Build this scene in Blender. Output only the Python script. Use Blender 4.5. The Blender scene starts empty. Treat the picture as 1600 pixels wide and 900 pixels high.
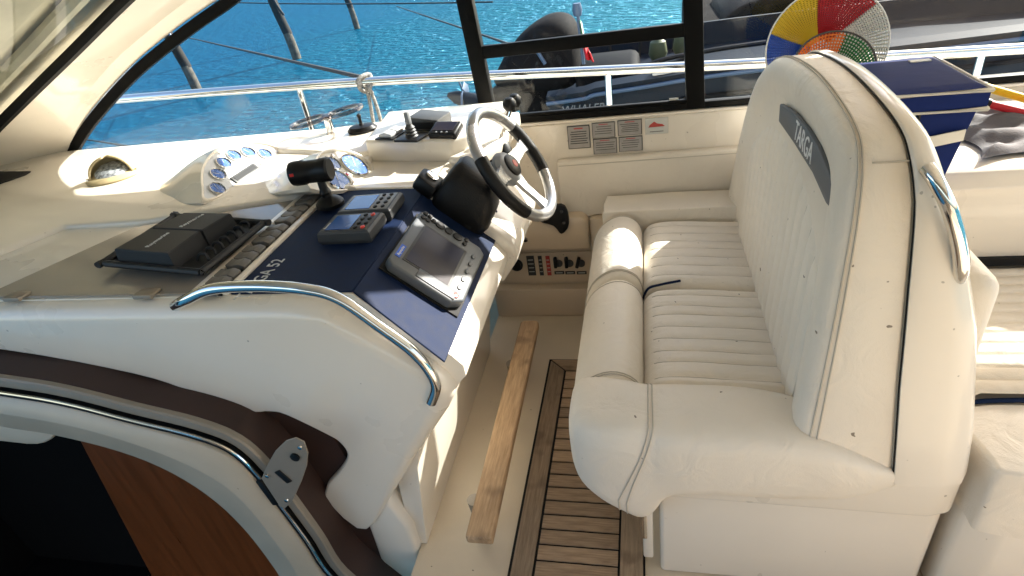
import bpy, bmesh, math, random
from mathutils import Vector as V, Matrix
random.seed(7)
D = bpy.data; SC = bpy.context.scene; COL = SC.collection
R = math.radians
# ------------------------------------------------------------------ camera
# world: +X aft, +Y starboard (away from the viewer), +Z up, cockpit floor at z = 0
CR = V((.97515, .17681, -.13655)).normalized()
CF = V((-.22326, .81994, -.52712)).normalized()
CU = CR.cross(CF).normalized(); CR = CF.cross(CU).normalized()
CP = V((0, 0, 1.6)); FPX = 926.93
cam = D.objects.new('camera', D.cameras.new('camera')); COL.objects.link(cam)
cam.data.sensor_width = 36; cam.data.lens = FPX / 1600 * 36
cam.data.clip_start = .02; cam.data.clip_end = 2000
cam.matrix_world = Matrix(((CR.x, CU.x, -CF.x, CP.x), (CR.y, CU.y, -CF.y, CP.y), (CR.z, CU.z, -CF.z, CP.z), (0, 0, 0, 1)))
SC.camera = cam
# ------------------------------------------------------------------ light
SUN = V((.62, .62, .55)).normalized()          # towards the sun: aft, starboard
w = D.worlds.new('World'); SC.world = w; w.use_nodes = True
nt = w.node_tree; bg = nt.nodes['Background']; sky = nt.nodes.new('ShaderNodeTexSky')
sky.sky_type = 'NISHITA'; sky.sun_disc = False; sky.dust_density = 2.5; sky.ozone_density = .5
sky.sun_elevation = math.asin(SUN.z); sky.sun_rotation = math.atan2(SUN.x, SUN.y)
nt.links.new(sky.outputs[0], bg.inputs[0]); bg.inputs[1].default_value = .125
sl = D.lights.new('sun', 'SUN'); sl.energy = 5.0; sl.angle = R(.53); sl.color = (1, .94, .85)
so = D.objects.new('sun', sl); COL.objects.link(so); so.rotation_euler = (-SUN).to_track_quat('-Z', 'Y').to_euler()
SC.view_settings.view_transform = 'Standard'; SC.view_settings.look = 'None'
SC.view_settings.exposure = 1.80; SC.view_settings.gamma = 1
# ------------------------------------------------------------------ measuring: a pixel of the photo on a known plane
def ray(u, v): return (CR * (u - 800) - CU * (v - 450) + CF * FPX).normalized()
def at(u, v, x=None, y=None, z=None):
    d = ray(u, v)
    t = (x - CP.x) / d.x if x is not None else (y - CP.y) / d.y if y is not None else (z - CP.z) / d.z
    return CP + d * t
def onp(u, v, p, n):
    d = ray(u, v); return CP + d * ((V(p) - CP).dot(n) / d.dot(n))
# ------------------------------------------------------------------ materials
MT = {}
def mat(name, col, rough=.5, metal=0, coat=0, var=.06, vs=6, bump=0, bs=60, spec=.5, col2=None, trans=0, stretch=None, dirt=0):
    m = D.materials.new(name); m.use_nodes = True; MT[name] = m
    n = m.node_tree.nodes; L = m.node_tree.links; b = n['Principled BSDF']
    b.inputs['Roughness'].default_value = rough; b.inputs['Metallic'].default_value = metal
    b.inputs['Coat Weight'].default_value = coat; b.inputs['Coat Roughness'].default_value = .06
    b.inputs['Specular IOR Level'].default_value = spec; b.inputs['Transmission Weight'].default_value = trans
    tc = n.new('ShaderNodeTexCoord'); mp = n.new('ShaderNodeMapping'); L.new(tc.outputs['Object'], mp.inputs[0])
    if stretch: mp.inputs['Scale'].default_value = stretch
    tx = n.new('ShaderNodeTexNoise'); tx.inputs['Scale'].default_value = vs; tx.inputs['Detail'].default_value = 5
    L.new(mp.outputs[0], tx.inputs['Vector'])
    mx = n.new('ShaderNodeMix'); mx.data_type = 'RGBA'
    c2 = col2 or tuple(c * (1 - 2 * var) for c in col)
    mx.inputs[6].default_value = (*c2, 1); mx.inputs[7].default_value = (*col, 1)
    rp = n.new('ShaderNodeMapRange'); rp.inputs[1].default_value = .35; rp.inputs[2].default_value = .65
    L.new(tx.outputs[0], rp.inputs[0]); L.new(rp.outputs[0], mx.inputs[0])
    out = mx.outputs[2]
    if dirt:                                   # sparse dark specks of dirt
        t2 = n.new('ShaderNodeTexNoise'); t2.inputs['Scale'].default_value = 55; t2.inputs['Detail'].default_value = 1
        L.new(tc.outputs['Object'], t2.inputs['Vector'])
        r2 = n.new('ShaderNodeMapRange'); r2.inputs[1].default_value = .785; r2.inputs[2].default_value = .81; r2.inputs[4].default_value = dirt
        L.new(t2.outputs[0], r2.inputs[0])
        m2 = n.new('ShaderNodeMix'); m2.data_type = 'RGBA'; m2.inputs[7].default_value = (.12, .09, .06, 1)
        L.new(out, m2.inputs[6]); L.new(r2.outputs[0], m2.inputs[0]); out = m2.outputs[2]
    L.new(out, b.inputs['Base Color'])
    rr = n.new('ShaderNodeMapRange'); rr.inputs[3].default_value = max(0, rough - .06); rr.inputs[4].default_value = min(1, rough + .08)
    L.new(tx.outputs[0], rr.inputs[0]); L.new(rr.outputs[0], b.inputs['Roughness'])
    if bump:
        t3 = n.new('ShaderNodeTexNoise'); t3.inputs['Scale'].default_value = bs; t3.inputs['Detail'].default_value = 4
        L.new(mp.outputs[0], t3.inputs['Vector'])
        bp = n.new('ShaderNodeBump'); bp.inputs['Strength'].default_value = bump; bp.inputs['Distance'].default_value = .004
        L.new(t3.outputs[0], bp.inputs['Height']); L.new(bp.outputs[0], b.inputs['Normal'])
    return m
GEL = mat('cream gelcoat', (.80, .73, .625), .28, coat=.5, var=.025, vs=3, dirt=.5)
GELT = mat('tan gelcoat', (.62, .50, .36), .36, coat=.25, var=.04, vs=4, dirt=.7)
GELD = mat('floor gelcoat', (.66, .55, .40), .45, var=.05, vs=4, bump=.15, bs=300, dirt=.8)
VIN = mat('cream vinyl', (.78, .71, .605), .46, var=.035, vs=4, bump=.22, bs=420, dirt=.85)
def creases(m, sc, dist):
    n = m.node_tree.nodes; L = m.node_tree.links; b = n['Principled BSDF']; old = b.inputs['Normal'].links[0].from_socket
    tc = n.new('ShaderNodeTexCoord'); t = n.new('ShaderNodeTexNoise'); t.inputs['Scale'].default_value = sc; t.inputs['Detail'].default_value = 3; t.inputs['Distortion'].default_value = 1.6
    L.new(tc.outputs['Object'], t.inputs['Vector']); bp = n.new('ShaderNodeBump'); bp.inputs['Strength'].default_value = .55; bp.inputs['Distance'].default_value = dist
    L.new(t.outputs[0], bp.inputs['Height']); L.new(old, bp.inputs['Normal']); L.new(bp.outputs[0], b.inputs['Normal'])
creases(VIN, 9, .010)
VINS = mat('stitch thread', (.52, .47, .39), .7)
NAVY = mat('navy panel', (.0060, .016, .052), .6, spec=.12, var=.1, vs=40, bump=.08, bs=500)
CHR = mat('polished stainless', (.78, .77, .75), .07, metal=1, var=.02)
ALU = mat('brushed aluminium', (.30, .255, .20), .42, metal=.2, var=.05)
SILV = mat('silver painted rim', (.42, .42, .43), .27, metal=.75, coat=.4)
BLK = mat('black plastic', (.005, .005, .0055), .42, spec=.3)
BLKS = mat('black leather', (.004, .004, .0045), .42, bump=.2, bs=300, spec=.3)
FRAME = mat('black window frame', (.004, .004, .004), .5, spec=.12)
RUB = mat('black rubber', (.006, .006, .006), .6, spec=.25)
GREY = mat('dark grey plastic', (.048, .049, .050), .5, bump=.06, bs=600)
COVR = mat('charcoal cover plastic', (.016, .0165, .018), .55, spec=.35, bump=.1, bs=500)
MGREY = mat('mid grey plastic', (.22, .23, .24), .45)
PGREY = mat('plotter grey plastic', (.11, .12, .13), .42)
ROCK = mat('grey brown rocker', (.13, .12, .105), .45)
LID = mat('smoked acrylic', (.31, .275, .23), .16, coat=.25, var=.05, vs=3)
BLUE = mat('lcd sky reflection', (.02, .10, .36), .25, coat=.6, var=.05)  # sky reflected on the display screens, painted in as blue base colour
GBLUE = mat('blue gauge face', (.03, .13, .50), .3, coat=.2, var=.2, vs=60)
SCR = mat('plotter screen', (.012, .013, .035), .3, spec=.15, coat=0, var=.3, vs=9, col2=(.03, .024, .026))
RED = mat('red button', (.6, .03, .02), .4)
WHT = mat('white lettering', (.8, .8, .8), .5)
GLET = mat('grey lettering', (.55, .56, .56), .5)
PLAC = mat('grey placard', (.36, .34, .32), .4, var=.06, vs=30)
PLAC2 = mat('pale sticker', (.60, .60, .56), .4)
DRED = mat('red print', (.45, .05, .04), .5)
INK = mat('dark print', (.03, .03, .03), .5)
BAND = mat('slate grey vinyl', (.085, .095, .108), .5, bump=.12, bs=400)
BEIG = mat('compass tan plastic', (.62, .49, .28), .4)
DIAL = mat('compass dial', (.62, .63, .66), .4, var=.4, vs=90, col2=(.12, .12, .14))
CANV = mat('cream canvas', (.58, .55, .43), .85, var=.14, vs=5, bump=.25, bs=400, stretch=(1, 1, .15))
BROWN = mat('brown liner', (.042, .017, .010), .6, var=.15)
MAHO = mat('mahogany panel', (.20, .052, .014), .3, var=.14, vs=5, stretch=(9, 1, .5), coat=.2)
DARK = mat('painted cabin shade', (.005, .004, .0035), .9, spec=.1)  # shade of the unlit cabin put into a near black colour
COOL = mat('navy cooler fabric', (.006, .018, .110), .6, bump=.4, bs=22, spec=.1)
COOLT = mat('cream cooler tape', (.74, .71, .63), .7)
CLOTH = mat('grey cloth', (.14, .13, .135), .85, bump=.3, bs=200)
ROPE = mat('grey rope', (.34, .32, .29), .8, var=.3, vs=120)
DLINE = mat('dark rope', (.02, .02, .022), .8)
HULL = mat('dark boat hull', (.006, .012, .022), .55, spec=.10, var=.1)
HULK = mat('black boat hull', (.004, .0045, .006), .65, spec=.06, var=.15)
DECKG = mat('grey deck', (.028, .026, .025), .9, spec=.03, var=.2, vs=2)
COVB = mat('black engine cover', (.006, .006, .007), .8, bump=.2, bs=9, spec=.1)
STEEL = mat('blue grey metal', (.05, .09, .16), .45, metal=.2)
PILE = mat('weathered pile', (.012, .011, .010), .85, var=.3, vs=5, bump=.6, bs=14)
PILEW = mat('barnacled pile', (.10, .088, .07), .9, var=.3, vs=8, bump=.8, bs=20)
GRN = mat('green', (.01, .20, .05), .6); YEL = mat('yellow', (.75, .52, .01), .5); REDN = mat('red', (.50, .006, .015), .5)
BLUN = mat('blue', (.004, .08, .50), .5); ORG = mat('orange', (.85, .20, .02), .5); WHN = mat('white', (.78, .78, .74), .5)
FEND = mat('olive fender', (.07, .085, .035), .6)
def teak(name, a, b, axis):
    m = D.materials.new(name); m.use_nodes = True
    n = m.node_tree.nodes; L = m.node_tree.links; bs = n['Principled BSDF']
    tc = n.new('ShaderNodeTexCoord'); mp = n.new('ShaderNodeMapping'); L.new(tc.outputs['Object'], mp.inputs[0])
    s = [70, 70, 70]; s[axis] = 5; mp.inputs['Scale'].default_value = s
    t = n.new('ShaderNodeTexNoise'); t.inputs['Scale'].default_value = 2.2; t.inputs['Detail'].default_value = 7; t.inputs['Roughness'].default_value = .65
    L.new(mp.outputs[0], t.inputs['Vector'])
    cr = n.new('ShaderNodeValToRGB'); cr.color_ramp.elements[0].color = (*b, 1); cr.color_ramp.elements[1].color = (*a, 1)
    cr.color_ramp.elements[0].position = .33; cr.color_ramp.elements[1].position = .66
    L.new(t.outputs[0], cr.inputs[0])
    oi = n.new('ShaderNodeObjectInfo'); hs = n.new('ShaderNodeHueSaturation')
    mr = n.new('ShaderNodeMapRange'); mr.inputs[3].default_value = .72; mr.inputs[4].default_value = 1.2
    L.new(oi.outputs['Random'], mr.inputs[0]); L.new(mr.outputs[0], hs.inputs['Value']); L.new(cr.outputs[0], hs.inputs['Color'])
    st = n.new('ShaderNodeTexNoise'); st.inputs['Scale'].default_value = 9; L.new(tc.outputs['Object'], st.inputs['Vector'])
    sr = n.new('ShaderNodeMapRange'); sr.inputs[1].default_value = .56; sr.inputs[2].default_value = .66; sr.inputs[4].default_value = .5
    L.new(st.outputs[0], sr.inputs[0]); mx = n.new('ShaderNodeMix'); mx.data_type = 'RGBA'; mx.inputs[7].default_value = (.09, .045, .02, 1)
    L.new(hs.outputs[0], mx.inputs[6]); L.new(sr.outputs[0], mx.inputs[0]); L.new(mx.outputs[2], bs.inputs['Base Color'])
    bs.inputs['Roughness'].default_value = .62
    bp = n.new('ShaderNodeBump'); bp.inputs['Strength'].default_value = .35; bp.inputs['Distance'].default_value = .002
    L.new(t.outputs[0], bp.inputs['Height']); L.new(bp.outputs[0], bs.inputs['Normal'])
    return m
TEAKX = teak('teak planking', (.46, .315, .19), (.27, .175, .10), 0)
TEAKY = teak('teak border', (.40, .285, .18), (.24, .165, .10), 1)
TEAKF = teak('teak footrest', (.48, .32, .18), (.30, .185, .095), 1)
def glass(name, tint, ior=1.45, k=1.0):
    m = D.materials.new(name); m.use_nodes = True; n = m.node_tree.nodes; L = m.node_tree.links
    n.remove(n['Principled BSDF']); o = n['Material Output']
    t = n.new('ShaderNodeBsdfTransparent'); t.inputs[0].default_value = (*tint, 1)
    g = n.new('ShaderNodeBsdfGlossy'); g.inputs['Roughness'].default_value = .015
    f = n.new('ShaderNodeFresnel'); ge = n.new('ShaderNodeNewGeometry'); mr = n.new('ShaderNodeMapRange'); mr.inputs[3].default_value = ior; mr.inputs[4].default_value = 1 / ior
    L.new(ge.outputs['Backfacing'], mr.inputs[0]); L.new(mr.outputs[0], f.inputs[0])
    s = n.new('ShaderNodeMixShader'); L.new(f.outputs[0], s.inputs[0]); L.new(t.outputs[0], s.inputs[1]); L.new(g.outputs[0], s.inputs[2])
    L.new(s.outputs[0], o.inputs[0]); return m
GLS = glass('window glass', (.95, .975, .98), 1.32); CLEAR = glass('clear plastic', (.50, .46, .47), 1.9)
def water():
    m = D.materials.new('sea water'); m.use_nodes = True; n = m.node_tree.nodes; L = m.node_tree.links; b = n['Principled BSDF']
    tc = n.new('ShaderNodeTexCoord')
    sx = n.new('ShaderNodeSeparateXYZ'); L.new(tc.outputs['Object'], sx.inputs[0])
    # the basin shoals towards the aft side: blue where deep, turquoise where shallow
    mr = n.new('ShaderNodeMapRange'); mr.inputs[1].default_value = -14; mr.inputs[2].default_value = 3; L.new(sx.outputs[0], mr.inputs[0])
    nz = n.new('ShaderNodeTexNoise'); nz.inputs['Scale'].default_value = .12; L.new(tc.outputs['Object'], nz.inputs['Vector'])
    ad = n.new('ShaderNodeMath'); ad.operation = 'MULTIPLY_ADD'; ad.inputs[1].default_value = .6; L.new(nz.outputs[0], ad.inputs[0])
    sb = n.new('ShaderNodeMath'); sb.operation = 'SUBTRACT'; sb.inputs[1].default_value = .3; L.new(mr.outputs[0], sb.inputs[0]); L.new(sb.outputs[0], ad.inputs[2])
    cr = n.new('ShaderNodeValToRGB'); cr.color_ramp.elements[0].color = (.0013, .047, .100, 1); cr.color_ramp.elements[1].color = (.0017, .084, .098, 1)
    L.new(ad.outputs[0], cr.inputs[0]); n.remove(b)
    df = n.new('ShaderNodeBsdfDiffuse'); L.new(cr.outputs[0], df.inputs[0])
    gs = n.new('ShaderNodeBsdfGlossy'); gs.inputs['Color'].default_value = (.30, .66, .95, 1); gs.inputs['Roughness'].default_value = .16
    ms = n.new('ShaderNodeMixShader'); ms.inputs[0].default_value = .20; L.new(df.outputs[0], ms.inputs[1]); L.new(gs.outputs[0], ms.inputs[2]); L.new(ms.outputs[0], n['Material Output'].inputs[0])
    mp = n.new('ShaderNodeMapping'); mp.inputs['Scale'].default_value = (.75, 1.7, 1); mp.inputs['Rotation'].default_value = (0, 0, R(14)); L.new(tc.outputs['Object'], mp.inputs[0])
    a = n.new('ShaderNodeTexNoise'); a.inputs['Scale'].default_value = 3.4; a.inputs['Detail'].default_value = 5; a.inputs['Distortion'].default_value = .5; L.new(mp.outputs[0], a.inputs['Vector'])
    bp = n.new('ShaderNodeBump'); bp.inputs['Strength'].default_value = 1; bp.inputs['Distance'].default_value = .30
    L.new(a.outputs[0], bp.inputs['Height']); L.new(bp.outputs[0], df.inputs['Normal']); L.new(bp.outputs[0], gs.inputs['Normal'])
    return m
WATER = water()
# ------------------------------------------------------------------ mesh helpers
I4 = Matrix.Identity(4)
def fr(o, u, v):
    u = V(u).normalized(); v = V(v); v = (v - u * v.dot(u)).normalized(); n = u.cross(v); o = V(o)
    return Matrix(((u.x, v.x, n.x, o.x), (u.y, v.y, n.y, o.y), (u.z, v.z, n.z, o.z), (0, 0, 0, 1)))
class MB:
    def __init__(s): s.v = []; s.f = []
    def add(s, bm, F=I4):
        bmesh.ops.recalc_face_normals(bm, faces=bm.faces)
        k = len(s.v); bm.verts.index_update()
        s.v += [tuple(F @ q.co) for q in bm.verts]; s.f += [tuple(k + q.index for q in f.verts) for f in bm.faces]; bm.free(); return s
    def prism(s, pts, h, F=I4, bev=0, seg=2, z0=0, only=None):
        bm = bmesh.new(); a = [bm.verts.new((p[0], p[1], z0)) for p in pts]; b = [bm.verts.new((p[0], p[1], z0 + h)) for p in pts]
        n = len(pts); bm.faces.new(a[::-1]); bm.faces.new(b)
        for i in range(n): bm.faces.new((a[i], a[(i + 1) % n], b[(i + 1) % n], b[i]))
        bmesh.ops.recalc_face_normals(bm, faces=bm.faces)
        if bev:
            eg = list(bm.edges) if not only else [e for e in bm.edges if all(q in (b if only == 'top' else a) for q in e.verts)]
            bmesh.ops.bevel(bm, geom=eg, offset=bev, segments=seg, profile=.5, affect='EDGES', clamp_overlap=True)
        return s.add(bm, F)
    def box(s, c, d, F=I4, bev=0, seg=2):
        x, y, z = c; a, b, h = d[0] / 2, d[1] / 2, d[2]
        return s.prism([(x - a, y - b), (x + a, y - b), (x + a, y + b), (x - a, y + b)], h, F, bev, seg, z - h / 2)
    def loft(s, rings, closed=True, caps=True, F=I4):
        bm = bmesh.new(); rs = [[bm.verts.new(p) for p in r] for r in rings]; n = len(rs[0])
        for a, b in zip(rs, rs[1:]):
            for i in range(n if closed else n - 1):
                j = (i + 1) % n; bm.faces.new((a[i], a[j], b[j], b[i]))
        if caps and closed: bm.faces.new(rs[0][::-1]); bm.faces.new(rs[-1])
        return s.add(bm, F)
    def lathe(s, prof, F=I4, n=24, caps=True):
        return s.loft([[(r * math.cos(2 * math.pi * k / n), r * math.sin(2 * math.pi * k / n), z) for k in range(n)] for r, z in prof], True, caps, F)
    def tube(s, pts, r, n=10, smooth=6, closed=False, F=I4):
        P = [V(p) for p in pts]; rad = r if isinstance(r, list) else None
        if smooth and len(P) > 2:
            Q = []; m = len(P); RR = []
            for i in range(m if closed else m - 1):
                p0, p1, p2, p3 = (P[(i - 1) % m], P[i], P[(i + 1) % m], P[(i + 2) % m]) if closed else (P[max(i - 1, 0)], P[i], P[i + 1], P[min(i + 2, m - 1)])
                for k in range(smooth):
                    t = k / smooth
                    Q.append(.5 * (2 * p1 + (p2 - p0) * t + (2 * p0 - 5 * p1 + 4 * p2 - p3) * t * t + (3 * p1 - p0 - 3 * p2 + p3) * t ** 3))
                    if rad: RR.append(rad[i] * (1 - t) + rad[(i + 1) % m] * t)
            if not closed: Q.append(P[-1]); RR.append(rad[-1] if rad else 0)
            P = Q; rad = RR if rad else None
        m = len(P); rings = []; up = None
        for i in range(m):
            t = (P[(i + 1) % m] - P[i - 1]) if closed else (P[min(i + 1, m - 1)] - P[max(i - 1, 0)])
            t.normalize()
            if up is None: up = t.cross(V((0, 0, 1)) if abs(t.z) < .9 else V((1, 0, 0))).normalized()
            up = (up - t * up.dot(t)).normalized(); w2 = t.cross(up); q = rad[i] if rad else r
            rings.append([P[i] + up * (q * math.cos(2 * math.pi * k / n)) + w2 * (q * math.sin(2 * math.pi * k / n)) for k in range(n)])
        if closed: rings.append(rings[0])
        return s.loft(rings, True, not closed, F)
    def ribbon(s, pts, a, b, y0, y1, bev=0, seg=2):
        """band in the XZ plane along pts, from offset a to offset b, between y0 and y1"""
        P = [V((p[0], 0, p[1])) for p in pts]; rings = []
        for i, p in enumerate(P):
            t = (P[min(i + 1, len(P) - 1)] - P[max(i - 1, 0)]).normalized(); nn = V((t.z, 0, -t.x))
            A = p + nn * a; B = p + nn * b; c = bev
            d = (B - A).normalized() * c; yy = V((0, math.copysign(c, y1 - y0), 0)); Y0 = V((0, y0, 0)); Y1 = V((0, y1, 0))
            rings.append([A + Y0 + d, B + Y0 - d, B + Y0 + yy - d * .3, B + Y0 + yy * 1.3, B + Y1, A + Y1, A + Y0 + yy * 1.3, A + Y0 + yy - d * -.3])
        return s.loft(rings)
    def mesh(s, name, sharp=38):
        me = D.meshes.new(name); me.from_pydata(s.v, [], s.f); me.update()
        me.polygons.foreach_set('use_smooth', [True] * len(me.polygons)); me.set_sharp_from_angle(angle=R(sharp)); return me
def smooth2(pts, k=5, closed=False):
    P = [V((*p, 0)) if len(p) == 2 else V(p) for p in pts]; m = len(P); Q = []
    for i in range(m if closed else m - 1):
        p0, p1, p2, p3 = (P[(i - 1) % m], P[i], P[(i + 1) % m], P[(i + 2) % m]) if closed else (P[max(i - 1, 0)], P[i], P[i + 1], P[min(i + 2, m - 1)])
        for q in range(k):
            t = q / k; Q.append(.5 * (2 * p1 + (p2 - p0) * t + (2 * p0 - 5 * p1 + 4 * p2 - p3) * t * t + (3 * p1 - p0 - 3 * p2 + p3) * t ** 3))
    if not closed: Q.append(P[-1])
    return [tuple(q) for q in Q] if len(pts[0]) == 3 else [(q.x, q.y) for q in Q]
def thing(name, label, cat, loc=(0, 0, 0), group=None):
    o = D.objects.new(name, None); COL.objects.link(o); o.location = loc; o.empty_display_size = .05
    o['label'] = label; o['category'] = cat
    if group: o['group'] = group
    return o
def wloc(o):
    p = V(o.location)
    return p if not o.parent else V((0, 0, 0))
def part(name, mb, m, parent=None, M=None, sharp=38):
    me = mb if isinstance(mb, bpy.types.Mesh) else mb.mesh(name, sharp)
    if not me.materials: me.materials.append(m)
    o = D.objects.new(name, me); COL.objects.link(o)
    if M is not None: o.matrix_basis = M
    if parent is not None:
        o.parent = parent
        if parent.type == 'EMPTY': o.matrix_parent_inverse = Matrix.Translation(-V(parent.location))
        else:
            o.matrix_parent_inverse = parent.matrix_basis.inverted()
            if parent.parent is not None and parent.parent.type == 'EMPTY': pass
    return o
def tag(o, label, cat, group=None):
    o['label'] = label; o['category'] = cat
    if group: o['group'] = group
    return o
def struct(name, mb, m, parent=None, label=None, sharp=38):
    o = part(name, mb, m, parent, None, sharp)
    if parent is None: o['kind'] = 'structure'
    if label: o['label'] = label
    return o
def text(name, s, size, F, m, parent, ext=.0006, sx=1, shear=0, align='CENTER'):
    c = D.curves.new(name, 'FONT'); c.body = s; c.size = size; c.align_x = align; c.align_y = 'CENTER'; c.extrude = ext; c.shear = shear; c.resolution_u = 3
    o = D.objects.new(name, c); COL.objects.link(o)
    me = D.meshes.new_from_object(o); D.objects.remove(o)
    me.transform(Matrix.Diagonal((sx, 1, 1, 1))); me.transform(F); me.materials.clear()
    return part(name, me, m, parent)
X3, Y3, Z3 = V((1, 0, 0)), V((0, 1, 0)), V((0, 0, 1))
XZ = Matrix(((1, 0, 0, 0), (0, 0, 1, 0), (0, 1, 0, 0), (0, 0, 0, 1)))      # local x,y,z -> world x,z,y
YZX = Matrix(((0, 0, 1, 0), (1, 0, 0, 0), (0, 1, 0, 0), (0, 0, 0, 1)))     # local x,y,z -> world y,z,x
def T(x, y, z): return Matrix.Translation((x, y, z))
# ================================================================== SETTING
struct('water', MB().prism([(-300, -200), (300, -200), (300, 500), (-300, 500)], .1, z0=-1.3), WATER)
# floor with teak planking let in
fl = struct('floor', MB().prism([(-.70, -1.6), (3.2, -1.6), (3.2, 2.3), (-.70, 2.3)], .06, z0=-.06), GELD)
part('caulking', MB().prism([(-.411, -.2), (-.022, -.2), (-.022, 1.920), (-.411, 1.920)], .004), RUB, fl)
part('border_plank', MB().prism([(-.402, -.19), (-.340, -.19), (-.340, 1.845), (-.402, 1.907)], .005, z0=.004, bev=.001, seg=1), TEAKY, fl)
part('border_plank', MB().prism([(-.028, -.19), (-.092, -.19), (-.092, 1.845), (-.028, 1.909)], .005, z0=.004, bev=.001, seg=1), TEAKY, fl)
part('border_plank', MB().prism([(-.399, 1.912), (-.335, 1.848), (-.095, 1.848), (-.031, 1.912)], .005, z0=.004, bev=.001, seg=1), TEAKX, fl)
pm = MB().prism([(-.1168, -.0233), (.1168, -.0233), (.1168, .0233), (-.1168, .0233)], .005, z0=.004, bev=.001, seg=1).mesh('plank')
for i in range(26): part('plank', pm, TEAKX, fl, T(-.215, 1.816 - .0525 * i, random.uniform(0, .0006)))
# starboard side
ws = struct('wall_starboard', MB().prism([(2.30, .35), (2.30, .882), (2.305, .888), (2.36, .888), (2.36, 0), (2.315, 0), (2.315, .35)], 3.9, YZX, z0=-.70), GEL)
part('sill', MB().prism([(2.2985, .884), (2.293, .889), (2.296, .896), (2.335, .8975), (2.335, .884)], 5.6, YZX, bev=.0015, z0=-2.9), GEL, ws)
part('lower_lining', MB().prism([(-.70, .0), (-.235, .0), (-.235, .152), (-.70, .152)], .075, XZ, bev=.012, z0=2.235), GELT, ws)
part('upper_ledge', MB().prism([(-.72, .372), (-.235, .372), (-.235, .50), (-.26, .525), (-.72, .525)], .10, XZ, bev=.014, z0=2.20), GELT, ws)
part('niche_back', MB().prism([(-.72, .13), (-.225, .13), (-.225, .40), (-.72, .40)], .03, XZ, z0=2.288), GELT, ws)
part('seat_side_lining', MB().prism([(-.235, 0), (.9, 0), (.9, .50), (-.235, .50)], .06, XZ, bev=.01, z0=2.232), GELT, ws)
struct('side_deck', MB().prism([(-4.5, 2.36), (4, 2.36), (4, 2.86), (-4.5, 2.5)], .08, z0=.62), GEL)
hs = struct('hull_side', MB().prism([(2.80, .70), (2.86, .70), (2.7, -1.3), (2.5, -1.3)], 7.6, YZX, z0=-3.6), GEL)
# hardtop over the cockpit: side header above the windows, roof, unseen starboard panels with gaps shaped to throw the sun patches
ht = struct('hardtop', MB().prism([(-2.2, -1.7), (2.5, -1.7), (2.5, 2.16), (-2.2, 2.16)], .05, z0=1.98, bev=.01), GEL)
def hp(x0, x1, z0, z1): part('unseen_side_panel', MB().prism([(2.30 - (z0 - 1.5) * .28, z0), (2.34 - (z0 - 1.5) * .28, z0), (2.34 - (z1 - 1.5) * .28, z1), (2.30 - (z1 - 1.5) * .28, z1)], x1 - x0, YZX, z0=x0), GEL, ht)
hp(-2.0, 2.5, 1.515, 1.62)
hp(-2.0, .16, 1.62, 2.0); hp(.16, .31, 1.75, 2.0); hp(.31, .50, 1.62, 2.0); hp(.50, .92, 1.95, 2.0); hp(.50, .92, 1.62, 1.66)
hp(.92, 1.01, 1.62, 2.0); hp(1.01, 1.13, 1.62, 1.71); hp(1.01, 1.13, 1.81, 2.0); hp(1.13, 2.5, 1.62, 2.0); hp(.55, 1.2, 1.245, 1.42)  # the last, low panel is added out of view to keep sun off the seat
# port side of the cockpit, behind the viewer
PORT = mat('bounce-cutting taupe', (.33, .275, .215), .6)  # tone darkened to cut light bounced off the unseen port side
part('unseen_side_panel', MB().prism([(-1.62, 1.45), (-1.58, 1.45), (-1.52, 2.0), (-1.56, 2.0)], 4.5, YZX, z0=-2.0), PORT, ht)
wp_ = struct('wall_port', MB().prism([(-1.60, 0), (-1.56, 0), (-1.56, .98), (-1.66, .99), (-1.66, .95), (-1.60, .93)], 5.4, YZX, z0=-2.2), PORT)
part('bench', MB().box((1.2, -1.25, .24), (2.6, .6, .48), bev=.03), PORT, wp_)
# aft coaming with the bench against it
ac = struct('coaming', MB().prism([(1.70, .56), (1.70, .80), (1.725, .838), (1.77, .85), (2.26, .86), (2.26, .0), (1.75, 0), (1.75, .56)], 1.95, YZX, z0=.68, bev=.006), GEL)
# ================================================================== SIDE WINDOW
def wy(z): return 2.325
win = thing('side_window', 'black framed cockpit side window above the cream sill', 'window', (-.6, 2.325, .92))
front = [at(u, v, y=2.325) for u, v in ((104, 240), (135, 188), (200, 113), (275, 50), (345, 0), (420, -48))]
fp = [(p.x, p.z) for p in front]; fp = smooth2(fp + [(-.95, 1.535)], 5)
part('front_seal', MB().ribbon(fp, 0, .042, 2.310, 2.335), FRAME, win)
part('bottom_rail', MB().box((-.62, 2.322, .9105), (4.1, .035, .026), bev=.004), FRAME, win)
part('top_rail', MB().box((.2, 2.322, 1.525), (2.6, .04, .03), bev=.004), FRAME, win)
def post(x0, z0, x1, z1, wd, y0=2.302, y1=2.345):
    return MB().prism([(x0 - wd / 2, z0), (x0 + wd / 2, z0), (x1 + wd / 2, z1), (x1 - wd / 2, z1)], y1 - y0, XZ, bev=.004, z0=y0)
part('mullion', post(-.608, .90, -.64, 1.53, .060), FRAME, win)
part('mullion', post(.187, .90, .155, 1.53, .066), FRAME, win)
part('sliding_frame', MB().box((-.23, 2.318, 1.178), (.76, .024, .046), bev=.003), FRAME, win)
part('sliding_frame', MB().box((-.21, 2.312, .930), (.74, .02, .012), bev=.003), FRAME, win)
gl = [(p[0] + .02, p[1]) for p in fp if p[1] > .94]
part('pane', MB().prism(gl + [(-.64, 1.53), (-.61, .922), (gl[0][0] + .02, .922)], .005, XZ, z0=2.325), GLS, win)
part('pane', MB().prism([(-.6, .934), (.17, .934), (.165, 1.17), (-.61, 1.17)], .005, XZ, z0=2.314), GLS, win)
part('pane', MB().prism([(-.62, 1.18), (.16, 1.18), (.15, 1.53), (-.63, 1.53)], .005, XZ, z0=2.328), GLS, win)
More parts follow.
